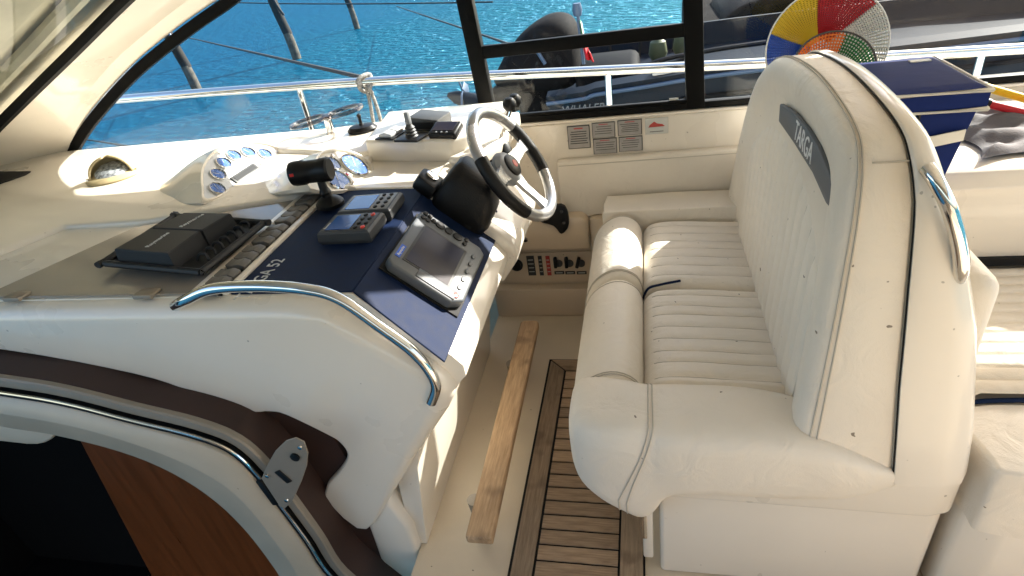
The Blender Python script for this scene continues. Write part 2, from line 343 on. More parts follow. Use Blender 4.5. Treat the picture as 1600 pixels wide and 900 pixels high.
part('pane', MB().prism([(.2, .922), (1.45, .922), (1.45, 1.53), (.17, 1.53)], .005, XZ, z0=2.324), GLS, win)
p = at(1053, 157, y=2.31); part('sticker', MB().box((p.x, 2.311, p.z), (.034, .001, .018)), PLAC2, win)
# windscreen pillar
pil = thing('windscreen_pillar', 'broad cream windscreen pillar curving up beside the side window', 'pillar', (-2.7, 2.25, .93))
c1 = smooth2([tuple(at(u, v, y=2.318)) for u, v in ((108, 242), (133, 186), (198, 110), (272, 47), (345, -3), (430, -55), (560, -125))], 4)
c2 = smooth2([tuple(at(u, v, y=2.27)) for u, v in ((72, 250), (106, 186), (170, 104), (245, 38), (312, -12), (400, -62), (530, -130))], 4)
c3 = smooth2([tuple(at(u, v, y=2.06)) for u, v in ((-60, 272), (-12, 214), (52, 150), (120, 84), (205, 0), (290, -75), (420, -170))], 4)
bk = [tuple(V(a) + V((-.03, .12, .02))) for a in c1]; bk3 = [tuple(V(a) + V((-.05, .06, .03))) for a in c3]
part('pillar_moulding', MB().loft([[a, b, c, d, e] for a, b, c, d, e in zip(c1, c2, c3, bk3, bk)]), GEL, pil, sharp=20)
part('windscreen_seal', MB().tube([tuple(V(c) + V((-.012, 0, .008))) for c in c3], .022, 8, smooth=0), RUB, pil)
ws_ = thing('windscreen', 'windscreen glass with a cream canvas cover outside, upper left corner', 'windscreen', tuple(V(c3[0]) + V((-.2, -.6, 0))))
e0 = [V(c) + V((-.03, -.01, .01)) for c in c3]
part('glass', MB().loft([[tuple(p) for p in e0], [tuple(p + V((-.10, -1.3, .02))) for p in e0]], False, False), glass('windscreen glass', (.97, .98, .97), 1.12), ws_)
rows = []
for k in range(25):
    t = k / 24 * 1.2 - .2; rows.append([tuple(p + V((-.06 - .10 * t + .012 * math.sin(k * 2.1) * math.sin(i * .3), -1.3 * t + .02, .05 + .012 * math.sin(k * 1.3)))) for i, p in enumerate(e0)])
part('canvas_cover', MB().loft(rows, False, False), CANV, ws_, sharp=80)
part('cover_hem', MB().tube([tuple(p + V((-.05, -.10, .035))) for p in e0], .028, 8, smooth=0), CANV, ws_)
# ================================================================== HELM CONSOLE
con = thing('helm_console', 'cream moulded helm console with navy instrument panel in front of seat', 'console', (-.7, 1.4, 0))
YN, YF = .985, 1.98
ZT = .93
body = [(-2.75, ZT), (-.655, ZT), (-.452, .752), (-.428, .722), (-.428, .690), (-.445, .672), (-.60, .44), (-.63, .36), (-.682, 0), (-.73, 0), (-.70, .38), (-.50, .66), (-.52, .70), (-.70, .88), (-2.75, .88)]
part('body', MB().prism(body, YF - 1.03, XZ, bev=.003, z0=1.03), GEL, con)
side = smooth2([(-2.75, .925), (-1.4, .928), (-.80, .93)], 3) + [(-.715, .918), (-.64, .862), (-.56, .793), (-.51, .75), (-.474, .710), (-.458, .675), (-.462, .638), (-.486, .598)] + [(-.60, .44), (-.74, .235), (-.80, .145), (-.835, .112), (-.868, .115), (-.90, .16), (-.935, .25)] + smooth2([(-.90, .315), (-.835, .385), (-.800, .44), (-.806, .485), (-.835, .515), (-.93, .582), (-.975, .592), (-1.04, .592), (-1.18, .655), (-1.33, .715), (-1.70, .792), (-2.2, .84), (-2.75, .86)], 4)
def dens(P, d=.03):
    Q = []
    for (x0, z0), (x1, z1) in zip(P, P[1:] + P[:1]):
        n = max(1, int(math.hypot(x1 - x0, z1 - z0) / d))
        if x0 < -2.7 and x1 < -2.7: n = 1
        Q += [(x0 + (x1 - x0) * k / n, z0 + (z1 - z0) * k / n) for k in range(n)]
    return Q
nt_ = 14; sd = dens(side); lowz = {}
itip = min(range(len(sd)), key=lambda i: math.hypot(sd[i][0] + .835, sd[i][1] - .112))
def rad(i): return .010 if i >= itip - 3 else .048 if sd[i][1] > .60 or sd[i][0] < -1 else .016 + .032 * (sd[i][1] - .11) / .49         # wide roll along the top and aft edge, tight along the cut-out
rd = [rad(i) for i in range(len(sd))]; rd = [sum(rd[(i + k) % len(rd)] for k in range(-4, 5)) / 9 for i in range(len(rd))]
nm = []
for i in range(len(sd)):
    a_, b_ = V((*sd[i - 1], 0)), V((*sd[(i + 1) % len(sd)], 0)); t_ = (b_ - a_).normalized(); nm.append(V((t_.y, -t_.x, 0)))
if sum((sd[i][0] * sd[(i + 1) % len(sd)][1] - sd[(i + 1) % len(sd)][0] * sd[i][1]) for i in range(len(sd))) > 0: nm = [-q for q in nm]
rings = [[(x, 1.095, z) for x, z in sd], [(x, 1.045, z) for x, z in sd]]
for k in range(1, 8):
    q = k / 7 * math.pi / 2; rings.append([(x + n_.x * r_ * (1 - math.cos(q)), .985 + r_ * (1 - math.sin(q)), z + n_.y * r_ * (1 - math.cos(q))) for (x, z), n_, r_ in zip(sd, nm, rd)])
part('side_moulding', MB().loft(rings), GEL, con, sharp=60)
part('lower_post', MB().prism([(-.865, -.4), (-.71, -.4), (-.70, .12), (-.74, .25), (-.84, .18)], .16, XZ, bev=.02, seg=3, z0=1.0), GEL, con)
tri = [at(u, v, y=1.99) for u, v in ((813, 342), (806, 360), (770, 398), (766, 388), (795, 348))]
part('dark_triangle', MB().prism([(p.x, p.z) for p in tri], .006, XZ, z0=1.985), GREY, con)  # thin dark grey triangle below the console corner
# wheel end of the console
part('wheel_plinth', MB().prism([(-.66, .90), (-.66, .935), (-.62, .935), (-.43, .775), (-.395, .735), (-.395, .69), (-.46, .60)], .40, XZ, bev=.014, seg=3, z0=1.575), GEL, con)
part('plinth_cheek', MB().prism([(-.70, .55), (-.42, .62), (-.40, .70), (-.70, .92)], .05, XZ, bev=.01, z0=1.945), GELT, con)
SL = (V((-.655, 0, ZT)), V((-.452, 0, .752))); SD = (SL[1] - SL[0]).normalized(); SN = V((-SD.z, 0, SD.x)).normalized()
if SN.z < 0: SN = -SN
def onslope(u, v, h=0): return onp(u, v, SL[0] + SN * h, SN)
def slope_fr(y, d, h=0): return fr(SL[0] + SD * d + Y3 * y + SN * h, Y3, -SD)       # local x starboard, y up the slope, z out
LS = (SL[1] - SL[0]).length
part('navy_panel', MB().prism([(-.972, 1.035), (-.6535, 1.035), (-.6535, 1.60), (-.70, 1.625), (-.972, 1.625)], .005, bev=.0015, seg=1, z0=ZT + .0005), NAVY, con)
part('navy_panel', MB().prism([(-.060, -LS + .010), (.545, -LS + .010), (.545, .001), (-.020, .001)], .005, slope_fr(1.055, 0), bev=.0015, seg=1, z0=.0005), NAVY, con)
q = at(447, 404, z=.937); text('lettering', 'TARGA 52', .050, fr((-.925, q.y, ZT + .0065), Y3, -X3), GLET, con, sx=.82, align='RIGHT')
# chart table lid, hinges
lidp = [at(u, v, z=.934) for u, v in ((-160, 530), (0, 452), (209, 357), (468, 313), (332, 466), (330, 470))]
lidp = [(p.x, p.y) for p in lidp]; lidp[0] = (lidp[0][0], 1.035); lidp[-1] = (-1.085, 1.035); lidp[-2] = (-1.085, 1.06); lidp[3] = (-1.085, lidp[3][1])
part('chart_table_lid', MB().prism(lidp, .006, z0=ZT + .001, bev=.002, seg=1), LID, con)
for u, v in ((30, 461), (220, 467)):
    p = at(u, v, z=.94); h = part('hinge', MB().box((p.x, 1.035, .941), (.055, .034, .008), bev=.003).box((p.x, 1.018, .941), (.055, .012, .013), bev=.004), ALU, con)
part('trim_strip', MB().box((-1.068, 1.33, .938), (.024, .60, .014), bev=.005), GEL, con)
# rocker switches
part('switch_strip', MB().box((-1.022, 1.33, .934), (.060, .60, .008), bev=.002), BLK, con)
rk = MB().prism([(-.026, .0), (.026, .0), (.027, .010), (.012, .017), (-.012, .013), (-.027, .016)], .034, XZ, bev=.002, z0=-.017).mesh('rocker_switch')
yy = 1.60
for g in range(5):
    for k in range(3):
        part('rocker_switch', rk, ROCK, con, T(-1.022, yy, .937)); yy -= .037
    yy -= .012
part('trim_strip', MB().box((-.983, 1.33, .937), (.018, .60, .012), bev=.004), GEL, con)
# grab rail
gp = [at(u, v, y=.985) for u, v in ((270, 487), (292, 468), (330, 452), (400, 447), (478, 452), (530, 467), (590, 508), (640, 545), (668, 575), (681, 603), (674, 628))]
gp[0].y = 1.0; gp[0].z = .925
part('grab_rail', MB().tube(gp, .0135, 14, smooth=6), CHR, con)
# dash behind the chart table, tray, shelf
dash = thing('dashboard', 'cream dashboard moulding under the side window, forward of the wheel', 'dashboard', (-1.5, 1.9, .9))
dl = [at(u, v, z=.945) for u, v in ((-150, 455), (0, 392), (100, 352), (215, 346), (330, 328), (470, 306), (520, 296), (560, 292))]
dpoly = [(-3.6, dl[0].y)] + [(p.x, p.y) for p in dl] + [(-.93, 1.66), (-.955, 1.92), (-.98, 2.305), (-3.6, 2.305)]
part('dash_top', MB().prism(dpoly, .03, z0=.918, bev=.012, seg=3), GEL, dash)
part('tray', MB().prism([(-1.0, 1.60), (-.58, 1.56), (-.56, 2.0), (-1.0, 2.0)], .03, z0=.893, bev=.004), GEL, dash)
part('tray_lip', MB().prism([(-.97, 1.635), (-.60, 1.60), (-.60, 1.622), (-.97, 1.66)], .022, z0=.918, bev=.006, seg=3), GEL, dash)
part('shelf', MB().prism([(-.965, 1.905), (-.63, 1.835), (-.585, 1.88), (-.50, 2.02), (-.50, 2.262), (-1.01, 2.262)], .10, z0=.905, bev=.012, seg=3), GEL, dash)
part('shelf', MB().prism(smooth2([(-1.42, 2.04), (-1.26, 1.985), (-1.10, 1.93), (-.955, 1.925), (-.985, 2.258), (-1.2, 2.26), (-1.42, 2.2)], 3, True), .058, z0=.905, bev=.012, seg=3), GEL, dash)
part('shelf_corner', MB().prism([(-.64, 1.80), (-.56, 1.78), (-.47, 1.98), (-.47, 2.262), (-.59, 2.262), (-.60, 1.86)], .055, z0=.905, bev=.012, seg=3), GEL, dash)
v0 = at(0, 275, z=.951); part('demist_vent', MB().prism([(p.x, p.y) for p in (at(-90, 268, z=.951), at(48, 268, z=.951), at(40, 273, z=.951), at(0, 287, z=.951), at(-90, 315, z=.951))], .004, z0=.9485), RUB, dash)
# ------------------------------------------------------------------ gauge pods
def gauge(F, r, par, big=False):
    b = part('gauge', MB().lathe([(r * 1.0, 0), (r * 1.13, 0), (r * 1.15, .005), (r * 1.06, .009), (r, .006)], F, 28, caps=False), CHR, par)
    part('dial', MB().lathe([(r * 1.02, .0015), (r * 1.02, .0035)], F, 28), GBLUE, b)
    a = random.uniform(.6, 2.6)
    mb = MB()
    for k in range(11):
        q = R(-40 + 26 * k); mb.box((0, 0, 0), (r * .16, r * .035, .0006), F @ T(r * .78 * math.cos(q), r * .78 * math.sin(q), .0042) @ Matrix.Rotation(q, 4, 'Z'))
    part('scale', mb, WHT, b)
    part('needle', MB().box((r * .3, 0, .0048), (r * .8, r * .05, .0008), F @ Matrix.Rotation(a, 4, 'Z')), WHT, b)
    part('glass', MB().lathe([(r * 1.02, .006), (r * .6, .0085), (.0005, .0095)], F, 28, caps=False), GLS, b)
def pod(name, label, x0, z0, tilt, outline, tail, gauges, screws, extra=None):
    n = V((math.cos(R(tilt)), 0, math.sin(R(tilt)))); p0 = V((x0, 0, z0))     # face normal looks aft and up
    up = V((-n.z, 0, n.x)); F0 = fr(p0, Y3, up)
    loc = lambda u, v: F0.inverted() @ onp(u, v, p0, n)
    t = thing(name, label, 'gauge pod', (x0, 1.8, .94))
    po = smooth2([(loc(u, v).x, loc(u, v).y) for u, v in outline], 4, True)
    cx = sum(p[0] for p in po) / len(po); cy = sum(p[1] for p in po) / len(po)
    def ring(k, dz): return [F0 @ V((cx + (p[0] - cx) * k, cy + (p[1] - cy) * k, dz)) for p in po]
    rings = [ring(.99, .001), ring(1.02, .012), ring(1.08, .012), ring(1.115, .002)]
    base = ring(1.115, .002); ty, tx = tail
    for k in range(1, 9):
        s = k / 8; e = s * s * (3 - 2 * s)
        rings.append([V((p.x + (tx - x0) * s * (.55 + .45 * (p.z - .9) / .2 if p.z > .9 else .55), p.y + (ty - p.y) * e * .55, .925 + (p.z - .925) * (1 - e) * (1 - .1 * s))) for p in base])
    part('hood', MB().loft([[tuple(q) for q in r_] for r_ in rings], True, False), GEL, t, sharp=50)
    part('panel', MB().prism(po, .004, F0, bev=.001, seg=1), extra.get('mat', MGREY) if extra else MGREY, t)
    for u, v, r in gauges:
        q = loc(u, v); gauge(F0 @ T(q.x, q.y, .004), r, t)
    for u, v in screws:
        q = loc(u, v); part('screw', MB().lathe([(.006, .004), (.006, .006), (.003, .0075)], F0 @ T(q.x, q.y, 0), 10), CHR, t)
    return t, F0, loc
PANL = mat('pale grey panel', (.52, .53, .54), .38, var=.03)
t, F0, loc = pod('gauge_pod', 'large cream pod with six small blue gauges and a dark meter', -1.395, .945, 47,
    [(324, 313), (318, 293), (317, 275), (321, 259), (333, 243), (353, 231), (382, 226), (412, 228), (432, 235), (441, 241), (405, 266), (370, 292)], (1.72, -1.78),
    [(338.7, 297, .0235), (340, 274.5, .0235), (348.5, 257, .0235), (364.5, 245, .0235), (387, 240, .0235), (413, 242.5, .0235)],
    [(344, 242), (434, 239), (408, 258), (364, 293)], {'mat': PANL})
q = loc(382.5, 272.5); a = loc(365, 284); b = loc(401, 260); ang = math.atan2(b.y - a.y, b.x - a.x)
o = part('meter', MB().box((0, 0, .006), (.145, .030, .006), F0 @ T(q.x, q.y, 0) @ Matrix.Rotation(ang, 4, 'Z'), bev=.001), GREY, t)
part('display', MB().box((0, 0, .0095), (.125, .018, .001), F0 @ T(q.x, q.y, 0) @ Matrix.Rotation(ang, 4, 'Z')), BLK, o)
t, F0, loc = pod('gauge_pod', 'smaller cream pod with large blue gauge behind the black swivel lamp', -.925, .925, 47,
    [(487, 296), (488, 270), (496, 250), (510, 240), (535, 239), (560, 247), (574, 258), (578, 268), (573, 279), (552, 284), (542, 298)], (1.76, -1.32),
    [(517, 258, .028), (553, 260, .045), (526, 283, .042), (500, 272, .024)], [(518.5, 244), (572, 256)], {'mat': mat('cream panel', (.66, .63, .56), .35)})
q = loc(540, 276); o = part('emblem', MB().lathe([(.012, .004), (.012, .0065), (.010, .007)], F0 @ T(q.x, q.y, 0) @ Matrix.Diagonal((1.5, .8, 1, 1)), 20), CHR, t)
part('emblem_inlay', MB().box((-.006, 0, .0075), (.009, .012, .001), F0 @ T(q.x, q.y, 0)), GRN, o); part('emblem_inlay', MB().box((.006, 0, .0075), (.009, .012, .001), F0 @ T(q.x, q.y, 0)), REDN, o)
# ------------------------------------------------------------------ compass
cp = at(180, 276, z=.95); cp.z = .948
t = thing('compass', 'tan hooded compass with clear dome on the dashboard by the pillar', 'compass', tuple(cp))
ax = V((.55, -.83, 0)).normalized()         # looks aft and to port
Fc = fr(cp, Z3.cross(ax), ax * -1)
part('base', MB().lathe([(.09, 0), (.093, .006), (.085, .014), (.066, .020)], Fc @ Matrix.Diagonal((1.12, .92, 1, 1)), 32), BEIG, t)
rings = []
for k in range(13):                        # open hood: dome whose front is cut away
    th = R(8 + 82 * k / 12); rings.append([Fc @ V((.078 * math.sin(th) * math.cos(R(a_)), .072 * math.sin(th) * math.sin(R(a_)), .014 + .066 * math.cos(th))) for a_ in range(-28, 209, 12)])
mb = MB().loft([[tuple(q) for q in r_] for r_ in rings], False, False)
o = part('hood', mb, BEIG, t); md = o.modifiers.new('s', 'SOLIDIFY'); md.thickness = .007; md.offset = 1
part('dial', MB().lathe([(.060, .012), (.062, .03), (.045, .044), (.0, .047)], Fc @ Matrix.Rotation(R(16), 4, 'X'), 28), DIAL, t)
part('dome', MB().lathe([(.068 * math.cos(R(a_)), .014 + .060 * math.sin(R(a_))) for a_ in range(0, 90, 10)], Fc, 28, caps=False), GLS, t)
for s in (-1, 1): part('screw', MB().lathe([(.005, .01), (.005, .022), (.003, .024)], Fc @ T(.088 * s, -.02, 0), 10), CHR, t)
# ------------------------------------------------------------------ covers lying on the lid
ZC = .972
def zp(u, v, z): p = at(u, v, z=z); return V((p.x, p.y, 0))
c = [zp(158, 407, ZC), zp(312, 421, ZC), zp(411, 344, ZC), zp(272, 334, ZC)]
def quadF(c): return c
def inset(c, d):
    m = sum(c, V()) / 4; return [p + (m - p).normalized() * d for p in c]
t = thing('plotter_cover', 'open charcoal plastic plotter cover lying face down on smoked lid', 'cover', tuple(sum(c, V()) / 4 + V((0, 0, .936))))
part('tray_floor', MB().prism([(p.x, p.y) for p in inset(c, .006)], .005, z0=ZC - .018, bev=.001), COVR, t)
part('stand_off', MB().prism([(p.x, p.y) for p in inset(c, .075)], .0175, z0=.9372), COVR, t)
part('rim', MB().tube([tuple(p + V((0, 0, ZC - .008))) for p in (c[0].lerp(c[1], .03), c[0].lerp(c[1], .5), c[0].lerp(c[1], .97), c[1].lerp(c[2], .03), c[1].lerp(c[2], .5), c[1].lerp(c[2], .97), c[2].lerp(c[3], .03), c[2].lerp(c[3], .97), c[3].lerp(c[0], .03), c[3].lerp(c[0], .97))], .0095, 8, smooth=4, closed=True), COVR, t)
for k in range(7):
    p = c[1].lerp(c[2], .22 + .11 * k).lerp(c[0].lerp(c[3], .22 + .11 * k), .13)
    part('rib', MB().tube([(p.x - .018, p.y, ZC - .012), (p.x - .008, p.y + .004, ZC + .004), (p.x + .01, p.y + .004, ZC + .004), (p.x + .016, p.y, ZC - .012)], .004, 6), COVR, t)
def cover(pts, label, h):
    zt = ZC + .034; q = [zp(u, v, zt) for u, v in pts]
    ctr = sum(q, V()) / 4; t = thing('instrument_cover', label, 'cover', (ctr.x, ctr.y, ZC - .012), 'covers in the tray')
    m = [p + (p - ctr).normalized() * .006 for p in q]
    part('shell', MB().loft([[(p.x, p.y, ZC - .0125) for p in m], [(p.x, p.y, zt - .003) for p in q], [(p.x, p.y, zt) for p in inset(q, .004)]]), COVR, t, sharp=20)
    u = (q[2] - q[1]).normalized(); text('lettering', 'Raymarine', .019, fr((ctr.x, ctr.y, zt + .0006), u, Z3.cross(u)), GLET, t)
cover([(178, 389), (262, 396), (312, 360), (234, 357)], 'charcoal square instrument cover nearer the hinges, in the tray', .04)
cover([(238, 356), (316, 359), (360, 333), (287, 332)], 'charcoal square instrument cover nearer the gauges, in the tray', .04)
# ------------------------------------------------------------------ two small displays on the flat navy panel
def display(label, top, red):
    zt = ZT + .042; q = [zp(u, v, zt) for u, v in top]       # near-fore, far-fore, far-aft, near-aft seen from the helm
    ctr = sum(q, V()) / 4; t = thing('instrument_display', label, 'display', (ctr.x, ctr.y, ZT + .006), 'small displays on the navy panel')
    u = ((q[1] - q[0]) + (q[2] - q[3])).normalized(); wx = ((q[1] - q[0]).length + (q[2] - q[3]).length) / 2; wy_ = ((q[3] - q[0]).length + (q[2] - q[1]).length) / 2
    F = fr((ctr.x, ctr.y, ZT + .0058), u, Z3.cross(u))
    part('housing', MB().loft([[(sx * wx * k / 2, sy * wy_ * k / 2, z) for sx, sy in ((-1, -1), (1, -1), (1, 1), (-1, 1))] for k, z in ((.95, 0), (1.02, .010), (1.0, .030), (.93, .036))], F=F), GREY, t, sharp=15)
    part('face', MB().box((0, 0, .0365), (wx * .88, wy_ * .86, .002), F, bev=.0008), MGREY if not red else GREY, t)
    part('screen', MB().box((-wx * .02, wy_ * .13, .0380), (wx * .74, wy_ * .46, .002), F), BLUE, t)
    for i in range(4):
        for k in range(2):
            part('button', MB().lathe([(.0072, .037), (.0068, .0405), (.004, .0415)], F @ T(wx * (-.33 + .22 * i), wy_ * (-.20 - .14 * k), 0) @ Matrix.Diagonal((1.15, .8, 1, 1)), 12), RED if red and ((i, k) in ((0, 1), (3, 1))) else BLK, t)
    text('lettering', 'Raymarine', .0085, F @ T(-wx * .18, wy_ * .39, .0380), GLET, t)
display('grey instrument display with two red buttons, nearer the grab rail', [(499, 359), (527, 331), (595, 334), (571, 366)], True)
display('grey instrument display with dark buttons, nearer the tray', [(531, 326), (556, 300), (622, 304), (602, 334)], False)
# ------------------------------------------------------------------ chart plotter on the slope
a, b, c_, d = (onslope(u, v, .035) for u, v in ((606, 402), (664, 322), (760, 400), (715, 484)))
inv = slope_fr(0, 0, 0).inverted(); L4 = [inv @ p for p in (a, b, c_, d)]
py0 = (L4[0].x + L4[3].x) / 2; py1 = (L4[1].x + L4[2].x) / 2; pd0 = (L4[0].y + L4[1].y) / 2; pd1 = (L4[2].y + L4[3].y) / 2
pw = py1 - py0; ph = pd0 - pd1
F = slope_fr((py0 + py1) / 2, -(pd0 + pd1) / 2, .006)
t = thing('chart_plotter', 'large grey chart plotter with dark screen set in sloping navy panel', 'plotter', tuple(F.translation))
o = part('housing', MB().prism([(-pw / 2 + .03, -ph / 2), (pw / 2 - .02, -ph / 2), (pw / 2, -ph / 2 + .02), (pw / 2, ph / 2 - .015), (pw / 2 - .015, ph / 2), (-pw / 2 + .015, ph / 2), (-pw / 2, ph / 2 - .015), (-pw / 2, -ph / 2 + .03)], .030, F, bev=.007, seg=3), PGREY, t)
part('gasket', MB().box((0, 0, .0015), (pw + .012, ph + .012, .005), F, bev=.001), RUB, t)
part('bezel', MB().box((-.012, .010, .0305), (pw * .66, ph * .64, .002), F, bev=.0008), GREY, t)
part('screen', MB().box((-.012, .010, .0318), (pw * .61, ph * .57, .0014), F), SCR, t)
def btn(x, y, r, m=BLK, sx=1.2, sy=1, name='button'): part(name, MB().lathe([(r, .029), (r * .95, .0335), (r * .5, .0345)], F @ T(x, y, 0) @ Matrix.Diagonal((sx, sy, 1, 1)), 14), m, t)
bx = pw / 2 - .024
for i, (dx, y) in enumerate(((-.012, .43), (.010, .43), (-.012, .36), (.010, .36), (.0, .29))): btn(bx + dx, y * ph, .0075)
btn(bx, .19 * ph, .015, sx=1, name='trackpad'); btn(bx, .06 * ph, .012); btn(bx, -.08 * ph, .015, sx=1, name='dial_knob')
btn(bx - .01, -.20 * ph, .0075); btn(bx + .012, -.20 * ph, .0075)
for k in range(5): btn(-pw * .26 + k * pw * .135, -ph / 2 + .026, .0095, PGREY, 1.3, .7)
btn(-pw * .40, -ph / 2 + .026, .008, RED)
part('card_door', MB().box((-pw / 2 + .026, -ph * .12, .0305), (.036, ph * .52, .006), F, bev=.003), PGREY, t)
o = part('name_plate', MB().box((-pw * .28, ph * .43, .0305), (.055, .014, .002), F), BLUN, t); text('lettering', 'Raymarine', .010, F @ T(-pw * .28, ph * .43, .0318), WHT, o, ext=.0003)
# ------------------------------------------------------------------ black swivel lamp on its ball mount
p = at(516, 318, z=.95); p.z = .945
t = thing('swivel_lamp', 'black cylindrical lamp on a ball mount at the head of the switches', 'lamp', tuple(p))
k_ = at(501, 283, y=p.y + .0); hd = at(486, 268, y=p.y)
part('base', MB().lathe([(.042, 0), (.042, .010), (.030, .022), (.014, .030), (.011, .045)], T(*p) , 20), BLK, t)
part('arm', MB().tube([tuple(p + V((0, 0, .03))), tuple(p.lerp(k_, .5)), tuple(k_)], [.013, .015, .011], 10), BLK, t)
part('ball_joint', MB().lathe([(.001, -.018), (.012, -.014), (.018, 0), (.012, .014), (.001, .018)], T(*p.lerp(k_, .55)), 14), BLK, t)
Fh = fr(hd, V((.0, 1, .1)), V((0, -.1, 1))) ; ax_ = V((1, .12, .02)).normalized(); Fh = fr(hd - ax_ * .0, Z3.cross(ax_), ax_.cross(Z3.cross(ax_)))
o = part('head', MB().lathe([(.020, -.060), (.034, -.058), (.036, -.05), (.036, -.02), (.033, -.016), (.033, .030), (.035, .034), (.035, .055), (.030, .060)], Fh, 26), BLK, t)
part('mark', MB().box((0, 0, 0), (.012, .008, .004), fr(hd - ax_ * .040 + V((0, -.034, .008)), ax_, Z3)), RED, o)
# ------------------------------------------------------------------ things on the dash shelf
def sh(u, v, z): q = at(u, v, z=z); q.z = z; return q
p = sh(518, 208, .962); t = thing('drink_holder', 'clear double ring drink holder on a short chrome post', 'drink holder', tuple(p))
part('post', MB().lathe([(.021, 0), (.021, .004), (.016, .008), (.015, .055), (.019, .060), (.016, .066)], T(*p), 20), CHR, t)
dr = V((.87, .28, .10)).normalized()
for s in (-1, 1):
    cc = p + V((0, 0, .068)) + dr * (s * .074); Fq = fr(cc, dr, Y3)
    part('ring', MB().tube([tuple(Fq @ V((.072 * math.cos(R(k)), .060 * math.sin(R(k)), 0))) for k in range(0, 360, 15)], .0085, 8, smooth=2, closed=True), CLEAR, t)
part('clip', MB().box((0, 0, .07), (.03, .03, .014), T(*p), bev=.004), CLEAR, t)
p = sh(567, 204, .964); t = thing('joystick', 'round black joystick control on the dashboard shelf by the rope', 'joystick', tuple(p))
part('base', MB().lathe([(.050, 0), (.052, .008), (.042, .020), (.02, .024)], T(*p) @ Matrix.Rotation(R(20), 4, 'Z') @ Matrix.Diagonal((1.15, .9, 1, 1)), 26), BLK, t)
part('lever', MB().lathe([(.012, .02), (.007, .03), (.006, .05), (.009, .062), (.004, .067)], T(*p), 12), BLK, t)
p = sh(612, 212, 1.006); t = thing('trim_switch', 'pair of pale grey trim rockers on a black plate', 'switch', tuple(p)); Fp = T(*p) @ Matrix.Rotation(R(-14), 4, 'Z')
part('plate', MB().box((0, 0, .003), (.075, .10, .006), Fp, bev=.002), BLK, t)
for s in (-1, 1): part('rocker', MB().prism([(-.026, .006), (.026, .006), (.026, .018), (0, .024), (-.026, .016)], .036, Fp @ T(0, s * .021, 0) @ XZ, bev=.003, z0=-.018), MT['pale grey panel'], t)
p = sh(644, 216, 1.006); t = thing('thruster_lever', 'grey bellows thruster lever on a black square plate', 'lever', tuple(p)); Fp = T(*p) @ Matrix.Rotation(R(-14), 4, 'Z')
part('plate', MB().box((0, 0, .004), (.095, .085, .008), Fp, bev=.002), BLK, t)
part('bellows', MB().lathe([(.024, .008), (.019, .013), (.022, .018), (.017, .023), (.020, .028), (.015, .033), (.018, .038), (.012, .044), (.010, .05)], Fp, 18), GREY, t)
part('grip', MB().box((0, 0, .070), (.018, .018, .042), Fp, bev=.005), MGREY, t)
p = sh(668, 203, 1.006); t = thing('control_box', 'dark grey wedge shaped control box by the window frame', 'box', tuple(p)); Fp = T(*p) @ Matrix.Rotation(R(-12), 4, 'Z')
part('housing', MB().prism([(-.06, 0), (.06, 0), (.06, .040), (-.06, .052)], .10, Fp @ T(0, .03, 0) @ XZ, bev=.005, z0=-.05), GREY, t)
part('front_panel', MB().box((0, 0, .022), (.085, .003, .024), Fp @ T(0, -.0205, 0)), BLK, t)
p = sh(699, 210, 1.006); t = thing('small_display', 'small black framed display with glossy face beside the wheel', 'display', tuple(p)); Fp = T(*p) @ Matrix.Rotation(R(-12), 4, 'Z') @ Matrix.Rotation(R(18), 4, 'X')
part('housing', MB().box((0, 0, .016), (.105, .075, .028), Fp, bev=.009, seg=3), BLK, t)
part('screen', MB().box((0, .004, .0305), (.078, .046, .002), Fp), SCR, t)
for k in range(3): part('button', MB().lathe([(.004, .03), (.004, .032), (.002, .033)], Fp @ T(-.02 + .02 * k, -.028, 0), 8), MGREY, t)
# ------------------------------------------------------------------ steering wheel
HUB = at(803, 256, y=1.69)
wn = V((.85, -.05, .53)).normalized()          # faces the seat
Fw = fr(HUB, Z3.cross(wn), wn.cross(Z3.cross(wn)))
e1, e2 = at(768, 170, y=1.69), at(855, 340, y=1.69)
t = thing('steering_wheel', 'three spoke steering wheel with silver rim and black leather grips', 'steering wheel', tuple(HUB))
RW = .180
def arc(a0, a1, r, m, nm, rr=RW): return part(nm, MB().tube([tuple(Fw @ V((rr * math.cos(R(a0 + (a1 - a0) * k / 16)), rr * math.sin(R(a0 + (a1 - a0) * k / 16)), 0))) for k in range(17)], r, 14, smooth=2), m, t)
arc(24, 150, .0185, SILV, 'rim_segment'); arc(218, 326, .0185, SILV, 'rim_segment'); arc(150, 218, .0200, BLKS, 'grip'); arc(-34, 24, .0200, BLKS, 'grip')
for a_ in (2, 178, 270):
    ca, sa = math.cos(R(a_)), math.sin(R(a_)); tx = V((-sa, ca, 0))
    rings = []
    for s, wd, z in ((.03, .030, -.022), (.08, .020, -.020), (.13, .017, -.010), (.178, .026, -.001)):
        cc = V((ca * s, sa * s, z)); rings.append([tuple(Fw @ (cc + tx * (sx * wd) + V((0, 0, sz * .006)))) for sx, sz in ((-1, -1), (1, -1), (1, 1), (-1, 1))])
    part('spoke', MB().loft(rings), SILV, t, sharp=60)
part('hub', MB().lathe([(.055, -.040), (.058, -.030), (.050, -.014), (.040, -.008)], Fw, 28), MGREY, t)
o = part('horn_button', MB().lathe([(.036, -.010), (.036, -.002), (.028, .003), (.01, .005)], Fw, 28), BLKS, t)
part('emblem', MB().lathe([(.013, .004), (.012, .0058), (.004, .006)], Fw, 18), DRED, o)
part('column', MB().lathe([(.050, -.15), (.045, -.06), (.035, -.035)], Fw, 24), BLK, t)
